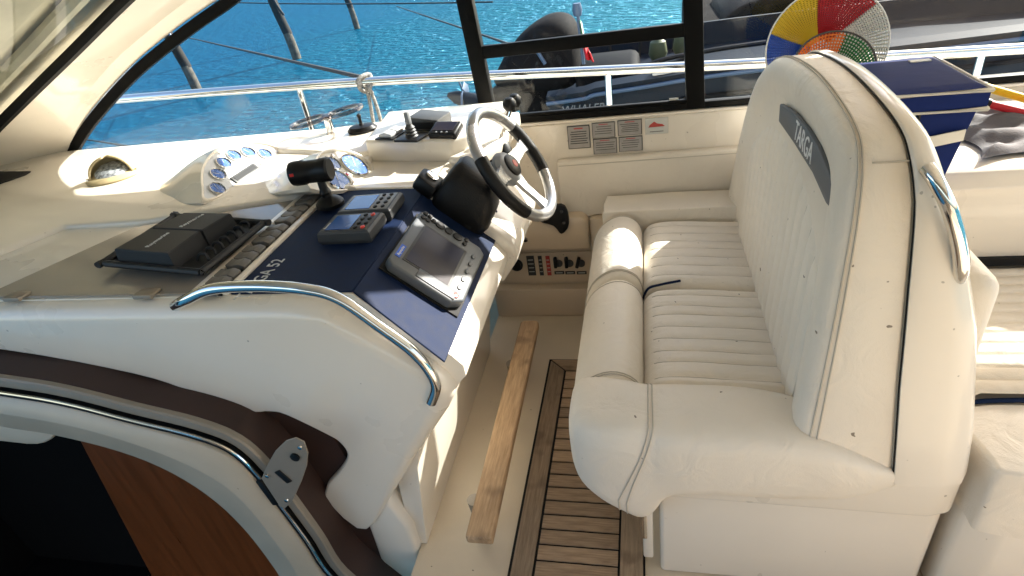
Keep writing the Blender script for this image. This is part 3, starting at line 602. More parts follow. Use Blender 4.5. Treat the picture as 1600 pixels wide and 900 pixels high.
# black cover over the column pod
bp = HUB - wn * .16
t = thing('column_cover', 'soft black cover over the control pod below the wheel', 'cover', tuple(bp - Z3 * .08))
def sup(cx, cy, sx, sy, e, n=24):
    out = []
    for k in range(n):
        a_ = 2 * math.pi * k / n; c0, s0 = math.cos(a_), math.sin(a_)
        out.append((cx + sx * math.copysign(abs(c0) ** e, c0), cy + sy * math.copysign(abs(s0) ** e, s0)))
    return out
Fb = fr(slope_fr(1.60, LS * .45, 0).translation, Y3, -SD)
o = part('shell', MB().loft([[(x, y, z) for x, y in sup(cx, cy, sx, sy, .45)] for cx, cy, sx, sy, z in ((0, 0, .062, .092, .0), (.004, .0, .066, .098, .03), (.01, .005, .062, .090, .09), (.02, .02, .052, .070, .135), (.025, .03, .036, .05, .15))], F=Fb), BLKS, t, sharp=60)
q = slope_fr(1.60, LS * .1, 0); part('visor', MB().prism([(-.045, 0), (.045, 0), (.035, .07), (-.035, .07)], .05, q @ T(.0, .0, .0), bev=.01), BLK, t)
part('gauge_rim', MB().lathe([(.019, .05), (.020, .056), (.014, .058)], q @ T(.005, .035, 0), 18), CHR, t)
# two lever knobs behind the wheel
t = thing('engine_control', 'engine lever control with two black ball knobs behind the wheel', 'lever', tuple(at(775, 235, y=1.98)))
q = at(783, 236, y=1.98); part('pedestal', MB().lathe([(.05, -.08), (.046, -.02), (.03, .03), (.01, .045)], T(*q), 20), BLK, t)
for u, v, dy in ((796, 163, 0), (804, 157, .06)):
    k_ = at(u, v, y=1.93 + dy); part('lever', MB().tube([tuple(q + V((0, dy * .5, .02))), tuple(q.lerp(k_, .5) + V((-.01, 0, 0))), tuple(k_)], .006, 8), CHR, t)
    part('knob', MB().lathe([(.001, -.024), (.014, -.020), (.023, -.006), (.023, .007), (.014, .020), (.001, .024)], T(*k_), 18), BLK, t)
# switches round the column
def oval(name, label, u, v, m, r, cat, ring=BLK):
    q = onslope(u, v, .012); F = fr(q, Y3, -SD); t = thing(name, label, cat, tuple(q))
    part('bezel', MB().lathe([(r, -.014), (r, .004), (r * .85, .008), (r * .7, .003)], F @ Matrix.Diagonal((.8, 1.3, 1, 1)), 24), ring, t)
    part('face', MB().lathe([(r * .78, .0), (r * .74, .005), (r * .3, .006)], F @ Matrix.Diagonal((.8, 1.3, 1, 1)), 24), m, t); return t
BRZ = mat('bronze bezel', (.16, .09, .07), .35, metal=.5)
oval('trim_gauge', 'oval bronze rimmed gauge between plotter and black column cover', 702, 326, BLK, .026, 'gauge', BRZ)
oval('ignition_switch', 'black oval switch below the column cover with a blue highlight', 733, 350, BLK, .026, 'switch')
oval('push_button', 'round chrome ringed push button nearest the console edge', 786, 323, MT['pale grey panel'], .014, 'button')
oval('push_button', 'dark chrome ringed push button under the blue key fob', 780, 334, BLK, .014, 'button', CHR)
q = onslope(767, 325, .03); t = thing('key_fob', 'dark blue key fob hanging at the ignition beside the column cover', 'key', tuple(q)); part('fob', MB().lathe([(.008, -.03), (.013, -.02), (.014, .02), (.008, .03)], fr(q, Z3, Y3) @ Matrix.Rotation(R(70), 4, 'Y'), 14), NAVY, t); part('key', MB().box((0, 0, 0), (.006, .03, .002), fr(q - SN * .02, Y3, SN)), CHR, t)
# black pedestal foot on the wall, right of the wheel
q = at(868, 338, y=2.20); t = thing('wall_bracket', 'black swivel bracket on the side lining beneath the steering wheel', 'bracket', tuple(q))
part('plate', MB().prism(smooth2([(-.06, .02), (-.01, .055), (.045, .05), (.055, -.03), (.02, -.075), (-.01, -.035), (-.07, -.01)], 3, True), .02, T(q.x, q.y - .02, q.z) @ XZ, bev=.004), BLK, t)
for dx, dz in ((.03, .03), (.035, -.02)): part('bolt', MB().lathe([(.007, 0), (.006, .006)], fr((q.x + dx, q.y - .02, q.z + dz), X3, Z3), 8), GREY, t)
q = at(808, 342, y=1.98); k_ = at(821, 375, y=2.0); t = thing('release_lever', 'thin black lever with a ball end beneath the console corner', 'lever', tuple(q))
part('rod', MB().tube([tuple(q), tuple(q.lerp(k_, .5)), tuple(k_)], .004, 6), BLK, t); part('ball', MB().lathe([(.001, -.010), (.009, -.005), (.009, .005), (.001, .010)], T(*k_), 12), BLK, t)
# ------------------------------------------------------------------ battery switch panel
t = thing('switch_panel', 'tan panel with black socket, print and three battery switches by floor', 'panel', (-.45, 2.28, .22))
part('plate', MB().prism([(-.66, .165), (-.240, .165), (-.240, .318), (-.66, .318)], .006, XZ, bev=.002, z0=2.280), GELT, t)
def w3(u, v): q = at(u, v, y=2.278); return q
q = w3(807, 414); o = part('socket', MB().lathe([(.030, -.004), (.030, .006), (.024, .010), (.020, .004)], fr(q, X3, Z3), 22), BLK, t)
for u0, u1, m in ((822, 838, INK), (840, 850, INK), (852, 862, DRED)):
    a, b = w3(u0, 400), w3(u1, 430); o = part('printed_label', MB().box(((a.x + b.x) / 2, 2.2775, (a.z + b.z) / 2), (b.x - a.x, .002, a.z - b.z)), m, t)
    for k in range(4): part('print_line', MB().box(((a.x + b.x) / 2, 2.2762, a.z - (k + 1) * (a.z - b.z) / 5), ((b.x - a.x) * .7, .0008, .003)), PLAC2, o)
for k, u in enumerate((873, 890, 908)):
    q = w3(u, 411); o = part('battery_switch', MB().lathe([(.018, 0), (.018, .006), (.010, .010)], fr(q, X3, Z3), 16), GREY, t)
    part('handle', MB().box((0, 0, .016), (.016, .052, .022), fr(q + V((-.012, 0, .012)), X3, Z3) @ Matrix.Rotation(R((0, 0, -16)[k]), 4, 'Z'), bev=.005), BLK, o)
    a = w3(u + 1, 426); o2 = part('name_tag', MB().box((a.x, 2.2775, a.z), (.044, .002, .016)), INK, t); part('print_line', MB().box((a.x, 2.2762, a.z), (.03, .0008, .004)), PLAC2, o2)
# ------------------------------------------------------------------ placards on the side wall
pls = [((887, 196), (922, 232), 'tall grey warning placard nearest the steering wheel', 6), ((925, 191), (961, 215), 'small grey placard, upper one beside the tall placard', 4), ((965, 187), (1003, 211), 'small grey placard, upper one next to the pale sticker', 5),
       ((927, 216), (964, 240), 'small grey placard, lower one beside the tall placard', 4), ((967, 213), (1004, 236), 'small grey placard, lower of the pair farther from the wheel', 4), ((1008, 184), (1044, 209), 'pale sticker with a small red boat drawing on the wall', 0)]
for (u0, v0), (u1, v1), lab, nl in pls:
    a, b = at(u0, (v0 + v1) / 2, y=2.297), at(u1, (v0 + v1) / 2, y=2.297); c0, c1_ = at((u0 + u1) / 2, v0, y=2.297), at((u0 + u1) / 2, v1, y=2.297)
    W, H = b.x - a.x, c0.z - c1_.z; ctr = V(((a.x + b.x) / 2, 2.2975, (c0.z + c1_.z) / 2)); F = fr(ctr, X3, Z3)
    t = thing('wall_placard', lab, 'placard', tuple(ctr), 'placards on the wall')
    part('plate', MB().box((0, 0, .0), (W, H, .005), F, bev=.0008), INK if nl else PLAC2, t)
    if nl:
        part('face', MB().box((0, 0, .0028), (W * .94, H * .93, .0008), F), PLAC, t); part('heading', MB().box((0, H * .38, .0034), (W * .4, H * .05, .0005), F), DRED, t)
        for k in range(nl): part('print_line', MB().box((random.uniform(-.003, .003), H * (.24 - .60 * k / nl), .0034), (W * random.uniform(.6, .82), H * .035, .0005), F), INK, t)
    else:
        part('drawing', MB().prism([(-W * .36, -.004), (W * .36, -.002), (W * .25, .006), (W * .02, .010), (-W * .1, .018), (-W * .3, .006)], .0006, F, z0=.0027), DRED, t); part('drawing', MB().box((0, -H * .08, .0036), (W * .6, .003, .0005), F), PLAC2, t); part('print_line', MB().box((0, -H * .34, .003), (W * .6, .002, .0006), F), INK, t)
# ------------------------------------------------------------------ footrest
t = thing('footrest', 'long bare teak footrest on two chrome brackets above the floor', 'footrest', (-.52, 1.45, 0))
part('board', MB().prism([(-.505, .945), (-.428, .945), (-.440, 1.945), (-.452, 1.957), (-.507, 1.957), (-.518, 1.945)], .032, z0=.150, bev=.007, seg=3), TEAKF, t)
for y in (1.09, 1.72): part('bracket', MB().lathe([(.030, .001), (.028, .008), (.019, .03), (.017, .08), (.022, .150)], T(-.518, y, 0), 22), ALU, t)
# ================================================================== COMPANIONWAY
t = thing('companionway', 'arched cream companionway frame with stainless edge, lower left', 'hatch', (-1.2, .9, -.3))
ap = [at(u, v, y=.88) for u, v in ((0, 613), (101, 630), (203, 656), (300, 680), (360, 704), (402, 742), (439, 790), (480, 845), (522, 905))]
ap = smooth2([(-2.7, .85), (-2.1, .80)] + [(p.x, p.z) for p in ap] + [(-.80, -.2), (-.77, -.4)], 5)
YA = .88
part('track', MB().ribbon(ap, -.036, -.004, YA + .012, YA + .05, bev=.004), ALU, t)
part('stainless_edge', MB().tube([(p[0], YA, p[1]) for p in ap], .0042, 8, smooth=0), CHR, t)
part('seal', MB().ribbon(ap, .004, .012, YA - .002, YA + .04), RUB, t)
def resample(c, n):
    d = [0]
    for p, q in zip(c, c[1:]): d.append(d[-1] + math.hypot(q[0] - p[0], q[1] - p[1]))
    out = []; k = 0
    for i in range(n):
        w_ = d[-1] * i / (n - 1)
        while k < len(d) - 2 and d[k + 1] < w_: k += 1
        f_ = (w_ - d[k]) / (d[k + 1] - d[k]); out.append((c[k][0] + (c[k + 1][0] - c[k][0]) * f_, c[k][1] + (c[k + 1][1] - c[k][1]) * f_))
    return out
ic = [at(u, v, y=YA - .012) for u, v in ((0, 668), (84, 682), (181, 706), (258, 736), (325, 778), (382, 832), (432, 898), (470, 960))]
ic = smooth2([(-2.55, .74), (-2.0, .705)] + [(p.x, p.z) for p in ic] + [(-.93, -.3), (-.90, -.5)], 5)
rings = []
for p, q in zip(resample(ap, 70), resample(ic, 70)):
    rings.append([(p[0] + (q[0] - p[0]) * o_, YA + y_, p[1] + (q[1] - p[1]) * o_) for o_, y_ in ((.10, .05), (.10, .004), (.13, -.004), (.40, -.009), (.48, -.016), (.54, -.014), (.60, -.010), (.95, -.012), (1, -.004), (1, .07))])
part('frame', MB().loft(rings), mat('buff frame moulding', (.52, .44, .33), .4, coat=.2, dirt=.5), t, sharp=60)
part('gap_liner', MB().ribbon(ap, -.16, .0, YA + .125, YA + .145), BROWN, t)
part('gap_reveal', MB().ribbon(ap, -.037, -.030, YA + .03, YA + .13), BROWN, t)
pp = [at(u / 3 + 350, v / 3 + 600, y=YA) for u, v in ((185, 430), (215, 360), (250, 300), (300, 252), (345, 238), (385, 258), (402, 310), (396, 370), (372, 440), (332, 530), (290, 572), (270, 560))]
o = part('latch_plate', MB().prism([(p.x, p.z) for p in pp], .004, XZ, bev=.001, seg=1, z0=YA - .010), ALU, t)
def ap3(u, v): return at(u / 3 + 350, v / 3 + 600, y=YA - .012)
q = ap3(333, 343); part('lock', MB().lathe([(.012, -.002), (.012, .003), (.009, .004)], fr(q, X3, Z3), 16), BLK, o)
q = ap3(278, 435); part('slot', MB().box((0, 0, 0), (.020, .046, .004), fr(q, X3, Z3) @ Matrix.Rotation(R(28), 4, 'Z'), bev=.003), BLK, o)
for u, v in ((357, 297), (203, 430), (293, 545)): part('screw', MB().lathe([(.0065, -.001), (.0055, .003), (.002, .0035)], fr(ap3(u, v), X3, Z3), 10), CHR, o)
a, b = at(405, 750, y=YA - .004), at(432, 787, y=YA - .004); part('striker', MB().box((0, 0, 0), ((b - a).length, .018, .012), fr((a + b) / 2, b - a, Y3.cross(b - a)), bev=.002), BLK, t)
cab = thing('cabin_bulkhead', 'varnished mahogany panel inside the dark companionway', 'panel', (-1.3, 1.3, -.6))
wp = [at(u, v, y=1.30) for u, v in ((108, 690), (215, 715), (330, 770), (430, 860), (560, 1000), (300, 1000))]
part('wood_panel', MB().prism([(p.x, p.z) for p in (at(100, 640, y=1.3), at(420, 640, y=1.3), at(640, 1000, y=1.3), at(290, 1000, y=1.3))], .03, XZ, z0=1.30), MAHO, cab)
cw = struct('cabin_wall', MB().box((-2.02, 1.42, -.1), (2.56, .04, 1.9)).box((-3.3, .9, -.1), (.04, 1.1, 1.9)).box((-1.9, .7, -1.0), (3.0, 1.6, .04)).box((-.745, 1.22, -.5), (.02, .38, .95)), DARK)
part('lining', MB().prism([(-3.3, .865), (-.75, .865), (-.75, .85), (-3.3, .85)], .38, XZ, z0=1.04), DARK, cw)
vq = at(40, 672, y=.95); t = thing('cabin_valance', 'rounded cream edge showing inside the companionway at far left', 'valance', tuple(vq))
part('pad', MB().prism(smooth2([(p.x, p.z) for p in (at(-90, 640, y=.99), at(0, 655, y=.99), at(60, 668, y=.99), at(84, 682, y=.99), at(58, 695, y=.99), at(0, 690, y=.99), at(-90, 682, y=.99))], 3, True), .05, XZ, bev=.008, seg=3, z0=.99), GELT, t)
# ================================================================== HELM SEAT
seat = thing('helm_bench', 'double cream vinyl helm seat with ribbed cushions and slate band', 'seat', (.3, 1.5, 0))
part('base', MB().prism([(.02, 1.005), (.64, 1.005), (.66, 1.03), (.66, 2.23), (.02, 2.23)], .34, bev=.012, seg=3, z0=.0), GEL, seat)
part('base_rim', MB().prism([(.006, .99), (.60, .975), (.652, .99), (.672, 1.05), (.672, 2.228), (.006, 2.228)], .13, bev=.014, seg=3, z0=.335), GEL, seat)
o = part('front_trim', MB().box((-.012, 1.035, .20), (.028, .05, .30), bev=.006), GEL, seat); part('hinge_strip', MB().box((-.022, 1.012, .24), (.016, .012, .20), bev=.003), CHR, o)
def fx(z): return .318 + .05 * (z - .55)
def lerpz(tab, z):
    for (z0, a_), (z1, b_) in zip(tab, tab[1:]):
        if z <= z1: return a_ + (b_ - a_) * max(0, (z - z0) / (z1 - z0))
    return tab[-1][1]
def xs_(z): return lerpz(((.45, .508), (.74, .472), (.94, .454), (1.1, .442), (1.2, .425), (1.25, .415)), z)      # back of the cushion
def xb_(z): return lerpz(((.40, .665), (.60, .640), (.85, .592), (1.0, .545), (1.1, .505), (1.18, .475), (1.25, .45)), z)   # back of the shell
OUT = smooth2([(.965, .47), (.970, .62), (.980, .80), (.995, .95), (1.015, 1.08), (1.045, 1.165), (1.11, 1.208), (1.30, 1.230), (1.50, 1.226), (1.72, 1.195), (1.88, 1.135), (1.99, 1.05), (2.08, .92), (2.16, .75), (2.22, .58), (2.235, .48)], 5)
OUT = OUT + [(1.8, .455), (1.5, .45), (1.2, .455)]
cy, cz = 1.54, .78
def kz(k): return [(cy + (y - cy) * k, cz + (z - cz) * k) for y, z in OUT]
def ring(k, w_): return [(fx(z_) + (w_ * (xs_(z_) - fx(z_)) if w_ >= 0 else w_), y_, z_) for y_, z_ in kz(k)]
part('back_cushion', MB().loft([ring(.985, 1.0), ring(1.0, .93), ring(1.0, .14), ring(.994, .02), ring(.980, -.008), ring(.955, -.016), ring(.92, -.018), ring(.86, -.013), ring(.80, -.004), ring(.76, .025)]), VIN, seat, sharp=70)
# stitched seams on the back cushion
for k, x in ((.9955, .05), (.9985, .13)): part('seam', MB().tube([tuple(p) for p in ring(k + .003, x)[:76]], .0018, 5, smooth=0), VINS, seat)
i_ = 25; part('seam', MB().tube([ring(1.003, q_ / 10)[i_] for q_ in range(3, 11)], .0018, 5, smooth=0), VINS, seat)
# ribbed inner panel of the backrest: vertical flutes under an arched top
def top_of(y): t_ = (y - 1.52) / .43; return 1.045 - .16 * abs(t_) ** 2.6
rows = []; ny = 15 * 12 + 1
for j in range(33):
    s = j / 32; row = []
    for i in range(ny):
        y = 1.10 + .87 * i / (ny - 1); z = .50 + (top_of(y) - .50) * s
        f0 = (i / 12) % 1; fl_ = min(1, min(f0, 1 - f0) / .30) ** .55; e = min(1, 6 * s, 9 * (1 - s)) ** .5 if 0 < s < 1 else 0
        row.append((fx(z) + .010 - .016 * e * (.55 + .45 * fl_), y + .0012 * math.sin(24 * z + i // 12), z))
    rows.append(row)
o = part('ribbed_panel', MB().loft(rows, False, False), VIN, seat, sharp=80)
mb = MB()
for i in range(12, ny - 1, 12): mb.tube([(r_[i][0] - .0004, r_[i][1], r_[i][2]) for r_ in rows[1:-1]], .0010, 4, smooth=0)
part('pleat_stitching', mb, VINS, o)
bn = V((1, 0, -.05)).normalized(); bo = V((fx(.9) - .010, 0, .9))
bpts = [(1221, 162), (1242, 176), (1262, 200), (1281, 229), (1298, 268), (1308, 303), (1309, 336), (1293, 317), (1272, 270), (1243, 224), (1219, 190)]
bF = fr(bo, -Y3, V((.05, 0, 1))); bi = bF.inverted()
bl = [bi @ onp(u, v, bo, bn) for u, v in bpts]
part('slate_band', MB().prism([(p.x, p.y) for p in bl][::-1], .012, bF, bev=.003, seg=2, z0=-.008), BAND, seat)
a, b = bi @ onp(1246, 203, bo, bn), bi @ onp(1272, 243, bo, bn); ang = math.atan2(b.y - a.y, b.x - a.x)
text('lettering', 'TARGA', .060, bF @ T((a.x + b.x) / 2, (a.y + b.y) / 2, .0047) @ Matrix.Rotation(ang, 4, 'Z'), WHT, seat, sx=(b - a).length / .19)
# moulded shell behind the backrest, with a grab handle in its side
def sring(k, w_): return [(xs_(z_) + w_ * (xb_(z_) - xs_(z_)), y_, max(.45, z_)) for y_, z_ in kz(k)]
part('back_shell', MB().loft([sring(.985, -.02), sring(1.012, .0), sring(1.018, .12), sring(1.016, .55), sring(1.0, .85), sring(.96, .97), sring(.88, 1.0)]), GEL, seat, sharp=60)
part('piping', MB().tube([tuple(p) for p in sring(1.004, -.01)[:76]], .0022, 6, smooth=0), RUB, seat)
hp_ = [at(1448, 262, y=1.02), at(1462, 282, y=1.0), at(1483, 325, y=.985), at(1498, 378, y=.985), at(1502, 420, y=.99), at(1494, 440, y=1.01)]
part('grab_handle', MB().tube(hp_, .0125, 14), CHR, seat)
# seat cushions with flutes running fore and aft
def seat_cushion(y0, y1, nf):
    prof = [(-.012, .44), (-.018, .49), (-.010, .53), (.012, .555), (.05, .566), (.12, .566), (.22, .560), (.33, .552)]
    prof = smooth2(prof, 3); rows = []; n = nf * 14; yy_ = []
    wv = [0] + [random.uniform(-.10, .10) for _ in range(nf - 1)] + [0]
    for i in range(n + 1):
        c, f0 = divmod(i / 14, 1); c = int(c); a_ = c + wv[c]; b_ = (c + 1 + wv[c + 1]) if c < nf else a_
        y = y0 + (y1 - y0) * (a_ + (b_ - a_) * f0) / nf; e = min(1, 14 * min(i, n - i) / n) ** .5
        d_ = min(f0, 1 - f0); f_ = min(1, d_ / .30) ** .55 * (.9 + .1 * math.sin(math.pi * f0))
        rows.append([(x + .012 * (1 - e), y + .0012 * math.sin(31 * x + 5 * c), z - .030 * (1 - e) - .0062 * (1 - f_) * min(1, max(0, (x - .0) / .06)) * e) for x, z in prof])
        if i % 14 == 0 and 0 < i < n: yy_.append(i)
    o = part('seat_cushion', MB().loft(rows, False, False), VIN, seat, sharp=80)
    mb = MB()
    for i in yy_: mb.tube([(x, y, z + .0004) for x, y, z in rows[i] if x > .012 and z > .5], .0010, 4, smooth=0)
    part('pleat_stitching', mb, VINS, o)
seat_cushion(1.135, 1.612, 9); seat_cushion(1.618, 2.075, 8)
part('strap', MB().tube([(-.02, 1.615, .50), (.0, 1.616, .548), (.04, 1.618, .562), (.10, 1.632, .566)], .004, 6), NAVY, seat)
# rolled front bolsters
def bolster(y0, y1):
    pr = smooth2([(-.010, .42), (-.016, .52), (-.035, .572), (-.08, .598), (-.13, .588), (-.178, .545), (-.205, .470), (-.200, .38), (-.165, .305), (-.10, .285), (-.04, .30)], 3, True)
    mx = sum(p[0] for p in pr) / len(pr); mz = sum(p[1] for p in pr) / len(pr); rows = []
    for s, k in ((0, .80), (.012, .90), (.035, .965), (.07, 1), (.3, 1.008), (.5, 1.01), (.7, 1.008), (.93, 1), (.965, .965), (.988, .90), (1, .80)):
        y = y0 + (y1 - y0) * s; rows.append([(mx + (x - mx) * k, y, mz + (z - mz) * k) for x, z in pr])
    o = part('front_bolster', MB().loft(rows), VIN, seat, sharp=80)
    for s, k in ((.06, 1.003), (.075, 1.006), (.93, 1.004)): part('seam', MB().tube([(mx + (x - mx) * k, y0 + (y1 - y0) * s, mz + (z - mz) * k) for x, z in pr], .0016, 5, smooth=0, closed=True), VINS, o)
bolster(1.12, 1.618); bolster(1.622, 2.07)
# near arm cushion sweeping round the corner
secs = [(-.198, 1.10, .485, .05, .050), (-.190, 1.088, .487, .085, .075), (-.168, 1.07, .483, .105, .108), (-.12, 1.056, .470, .113, .138), (-.06, 1.046, .452, .110, .160), (-.025, 1.042, .445, .106, .166), (.005, 1.040, .458, .104, .150), (.035, 1.037, .490, .104, .118), (.10, 1.035, .500, .105, .108), (.22, 1.032, .502, .103, .104), (.33, 1.022, .497, .092, .095), (.42, 1.004, .485, .070, .066), (.50, .998, .474, .042, .030), (.535, .998, .470, .02, .012)]
rows = [[(x, y + a_, z + b_) for a_, b_ in sup(0, 0, sy, sz, .50, 28)] for x, y, z, sy, sz in [(s[0], s[1], s[2], s[3], s[4]) for s in secs]]
rows2 = []
for k in range(28):
    rows2.append(smooth2([r_[k] for r_ in rows], 3))
rows = [[rows2[k][j] for k in range(28)] for j in range(len(rows2[0]))]
o = part('arm_cushion', MB().loft(rows), VIN, seat, sharp=80)
for j in (14, 15):
    pts = []
    for k in range(28):
        p0 = rows[j][k]; jj = j + 6 * max(0, min(1, (p0[2] - .40) / .20)) - 3; j0 = int(jj); f_ = jj - j0
        p = V(rows[j0][k]).lerp(V(rows[j0 + 1][k]), f_); pts.append(tuple(p + (p - V((p.x, 1.045, .455))).normalized() * .0012))
    part('seam', MB().tube(pts, .0017, 5, smooth=0, closed=True), VINS, o)
part('side_cushion', MB().prism(smooth2([(-.16, 2.085), (-.12, 2.08), (.30, 2.08), (.34, 2.085), (.34, 2.225), (-.10, 2.228), (-.155, 2.215)], 2, True), .19, z0=.41, bev=.02, seg=4), VIN, seat, sharp=60)
sp = thing('side_pad', 'long cream upholstered pad on the side wall above the seat', 'cushion', (0, 2.27, .5))
a_, b_ = -.350, .44
part('pad', MB().prism([(a_, .745), (b_, .752), (b_, .505), (-.15, .505), (-.22, .50), (-.30, .46), (a_, .46)], .045, XZ, bev=.012, seg=3, z0=2.254), VIN, sp, sharp=60)
part('seam', MB().tube([(a_ + .01, 2.2535, .728), (b_ - .01, 2.2535, .735)], .0016, 5, smooth=0), VINS, sp)
# ================================================================== AFT COCKPIT
ab = thing('aft_bench', 'ribbed cream bench behind the helm seat at the right edge', 'bench', (1.2, 1.4, 0))
rows = []
for i in range(97):
    y = 1.16 + .53 * i / 96; f_ = abs(math.sin(math.pi * i / 8)) ** .5
    rows.append([(x, y, .555 - .008 * (1 - f_) - dz) for x, dz in ((.70, .06), (.705, .02), (.73, 0), (1.3, 0), (2.4, 0), (2.45, .05))])
part('seat_cushion', MB().loft(rows, False, False), VIN, ab, sharp=80)
part('plinth', MB().box((1.56, 1.42, .25), (1.70, .54, .5), bev=.01), GEL, ab)
part('joint_strip', MB().box((1.56, 1.692, .572), (1.75, .012, .026)), RUB, ab)
cu = thing('lounge_cushion', 'cream padded cushion standing against the back of the helm seat shell', 'cushion', (.72, 1.15, .4))
part('pad', MB().box((.622, 1.30, .745), (.085, .44, .31), bev=.04, seg=5), VIN, cu, sharp=60); part('seam', MB().tube([(.664, 1.12, .62), (.6655, 1.12, .75), (.664, 1.12, .86)], .0016, 5), VINS, cu)
cu = thing('corner_cushion', 'flat cream seat cushion with dark piping at the lower right edge', 'cushion', (.95, .95, 0))
part('pad', MB().prism(smooth2([(.682, .99), (.72, .945), (1.0, .93), (1.5, .93), (1.5, 1.14), (1.0, 1.15), (.70, 1.14)], 8, True), .19, z0=.335, bev=.035, seg=5, only='top'), VIN, cu, sharp=60)
part('plinth', MB().prism([(.684, 1.0), (.75, .965), (1.5, .95), (1.5, 1.14), (.684, 1.14)], .335, z0=.0, bev=.01), GEL, cu)
part('piping', MB().tube([(.69, 1.15, .50), (.74, 1.155, .528), (1.0, 1.16, .532), (1.3, 1.16, .532)], .006, 6), NAVY, cu)
# cooler bag
t = thing('cooler_bag', 'dark blue cooler bag with cream edging on the coaming', 'cooler', (.8, 1.85, .85))
cc = [at(1376, 140, y=1.60), at(1546, 154, y=1.60), at(1497, 298, y=1.60)]
x0, x1, zt, zb = cc[0].x, cc[1].x, (cc[0].z + cc[1].z) / 2, .852
def cr(x0, x1, y0, y1, z): return [(x0, y0, z), (x1, y0, z), (x1, y1, z), (x0, y1, z)]
YB = 1.93
part('body', MB().loft([cr(x0 + .035, x1 - .045, 1.625, YB - .03, zb), cr(x0 + .01, x1 - .012, 1.608, YB - .01, zt - .03)]), COOL, t, sharp=20)
o = part('lid', MB().loft([cr(x0, x1, 1.60, YB, zt - .045), cr(x0, x1, 1.60, YB, zt), cr(x0 + .02, x1 - .02, 1.63, YB - .02, zt + .010)]), COOL, t, sharp=20)
for z_ in (zt, zt - .045): part('edging', MB().tube([(x0, 1.598, z_), (x1, 1.598, z_), (x1, YB, z_), (x0, YB, z_)], .0065, 6, smooth=0, closed=True), COOLT, o)
part('edging', MB().tube([(x0 + .0, 1.598, zt), (x0 + .0, YB, zt)], .010, 6, smooth=0), COOLT, o)
part('strap', MB().prism([(x0 + .09, zt - .115), (x1 - .03, zt - .095), (x1 - .03, zt - .123), (x0 + .09, zt - .145)], .004, XZ, z0=1.602), COOLT, t)
part('seam', MB().box(((x0 + x1) / 2 - .02, 1.608, (zt + zb) / 2 - .02), (.004, .016, zt - zb - .05)), BLK, t)
part('label', MB().box((x1 - .06, YB - .06, zt + .011), (.05, .022, .003)), GLET, o)
# cloth heap
t = thing('folded_cloth', 'crumpled dark grey cloth lying on the coaming beside the cooler', 'cloth')
mb = MB(); rows = []
for i in range(81):
    row = []
    for j in range(49):
        s, q = i / 80, j / 48; x = .90 + .75 * s; y = 1.76 + .40 * q
        h = .862 + .026 * math.sin(math.pi * q) ** .6 * (1 - .3 * s) + .011 * math.sin(13 * s + 9 * q + 2 * math.sin(6 * q)) + .012 * abs(math.sin(17 * q - 9 * s + 2 * math.sin(8 * s))) + .008 * math.sin(31 * s + 19 * q)
        h = .862 + (h - .862) * min(1, min(i, 80 - i, j, 48 - j) / 5) ** .7
        row.append((x + .03 * math.sin(7 * q), y + .03 * math.sin(9 * s), h))
    rows.append(row)
t.location = (1.2, 1.95, .86); part('cloth', MB().loft(rows, False, False), CLOTH, t, sharp=80)
# landing nets
def net(label, ctr, nrm, rad, depth, cols, hoop_r, hoopm, nr, nk, spin):
    t = thing('landing_net', label, 'net', tuple(ctr), 'landing nets behind the seat'); nrm = V(nrm).normalized()
    F = fr(ctr, Z3.cross(nrm), nrm.cross(Z3.cross(nrm)))
    part('hoop', MB().tube([tuple(F @ V((rad * math.cos(R(k)), rad * math.sin(R(k)), 0))) for k in range(0, 360, 10)], hoop_r, 8, smooth=2, closed=True), hoopm, t)
    def P(a_, s):                               # s 0 at hoop, 1 at the bottom of the bag
        r_ = rad * (1 - s) ** .75; return F @ V((r_ * math.cos(a_), r_ * math.sin(a_), -depth * math.sin(s * math.pi / 2)))
    ns = len(cols)
    for ci, m in enumerate(cols):
        a0 = R(spin) + 2 * math.pi * ci / ns; a1 = R(spin) + 2 * math.pi * (ci + 1) / ns; mb = MB(); k2 = nk // ns; V_ = []; Fc_ = []
        def strand(pts):
            mb.tube([tuple(p) for p in pts], .0026, 3, smooth=0)
        for i in range(k2 + 1):
            a_ = a0 + (a1 - a0) * i / k2; strand([P(a_, s / 10) for s in range(10)])
        for j in range(1, nr): strand([P(a0 + (a1 - a0) * i / 6, j / nr * .93) for i in range(7)])
        part('net_panel', mb, m, t)
    return t
nc = at(1290, 74, y=2.08); net('large landing net with blue, yellow, red and white panels', nc, (-.15, -.95, .25), .170, .16, [REDN, YEL, BLUN, WHN, WHN, WHN], .0025, WHN, 24, 102, 42)
nc2 = at(1303, 104, y=1.98); net('small landing net with orange, green and yellow panels', nc2, (-.05, -.75, .65), .112, .10, [GRN, ORG, ORG, WHN, YEL, GRN], .003, GREY, 16, 72, 10)
for m, lab, p0, p1, r_ in ((YEL, 'yellow net handle lying aft of the cooler', (1528, 133, 2.12), (1700, 182, 1.95), .012), (REDN, 'red net handle lying aft of the cooler', (1535, 160, 2.0), (1720, 205, 1.9), .012)):
    a, b = at(p0[0], p0[1], y=p0[2]), at(p1[0], p1[1], y=p1[2]); t = thing('net_handle', lab, 'handle', tuple(a)); part('pole', MB().tube([tuple(a), tuple(a.lerp(b, .5)), tuple(b)], r_, 10), m, t); part('end_cap', MB().lathe([(r_ * 1.2, -.02), (r_ * 1.25, .02)], fr(a, (b - a).cross(Z3), (b - a).cross((b - a).cross(Z3))), 12), BLK, t)
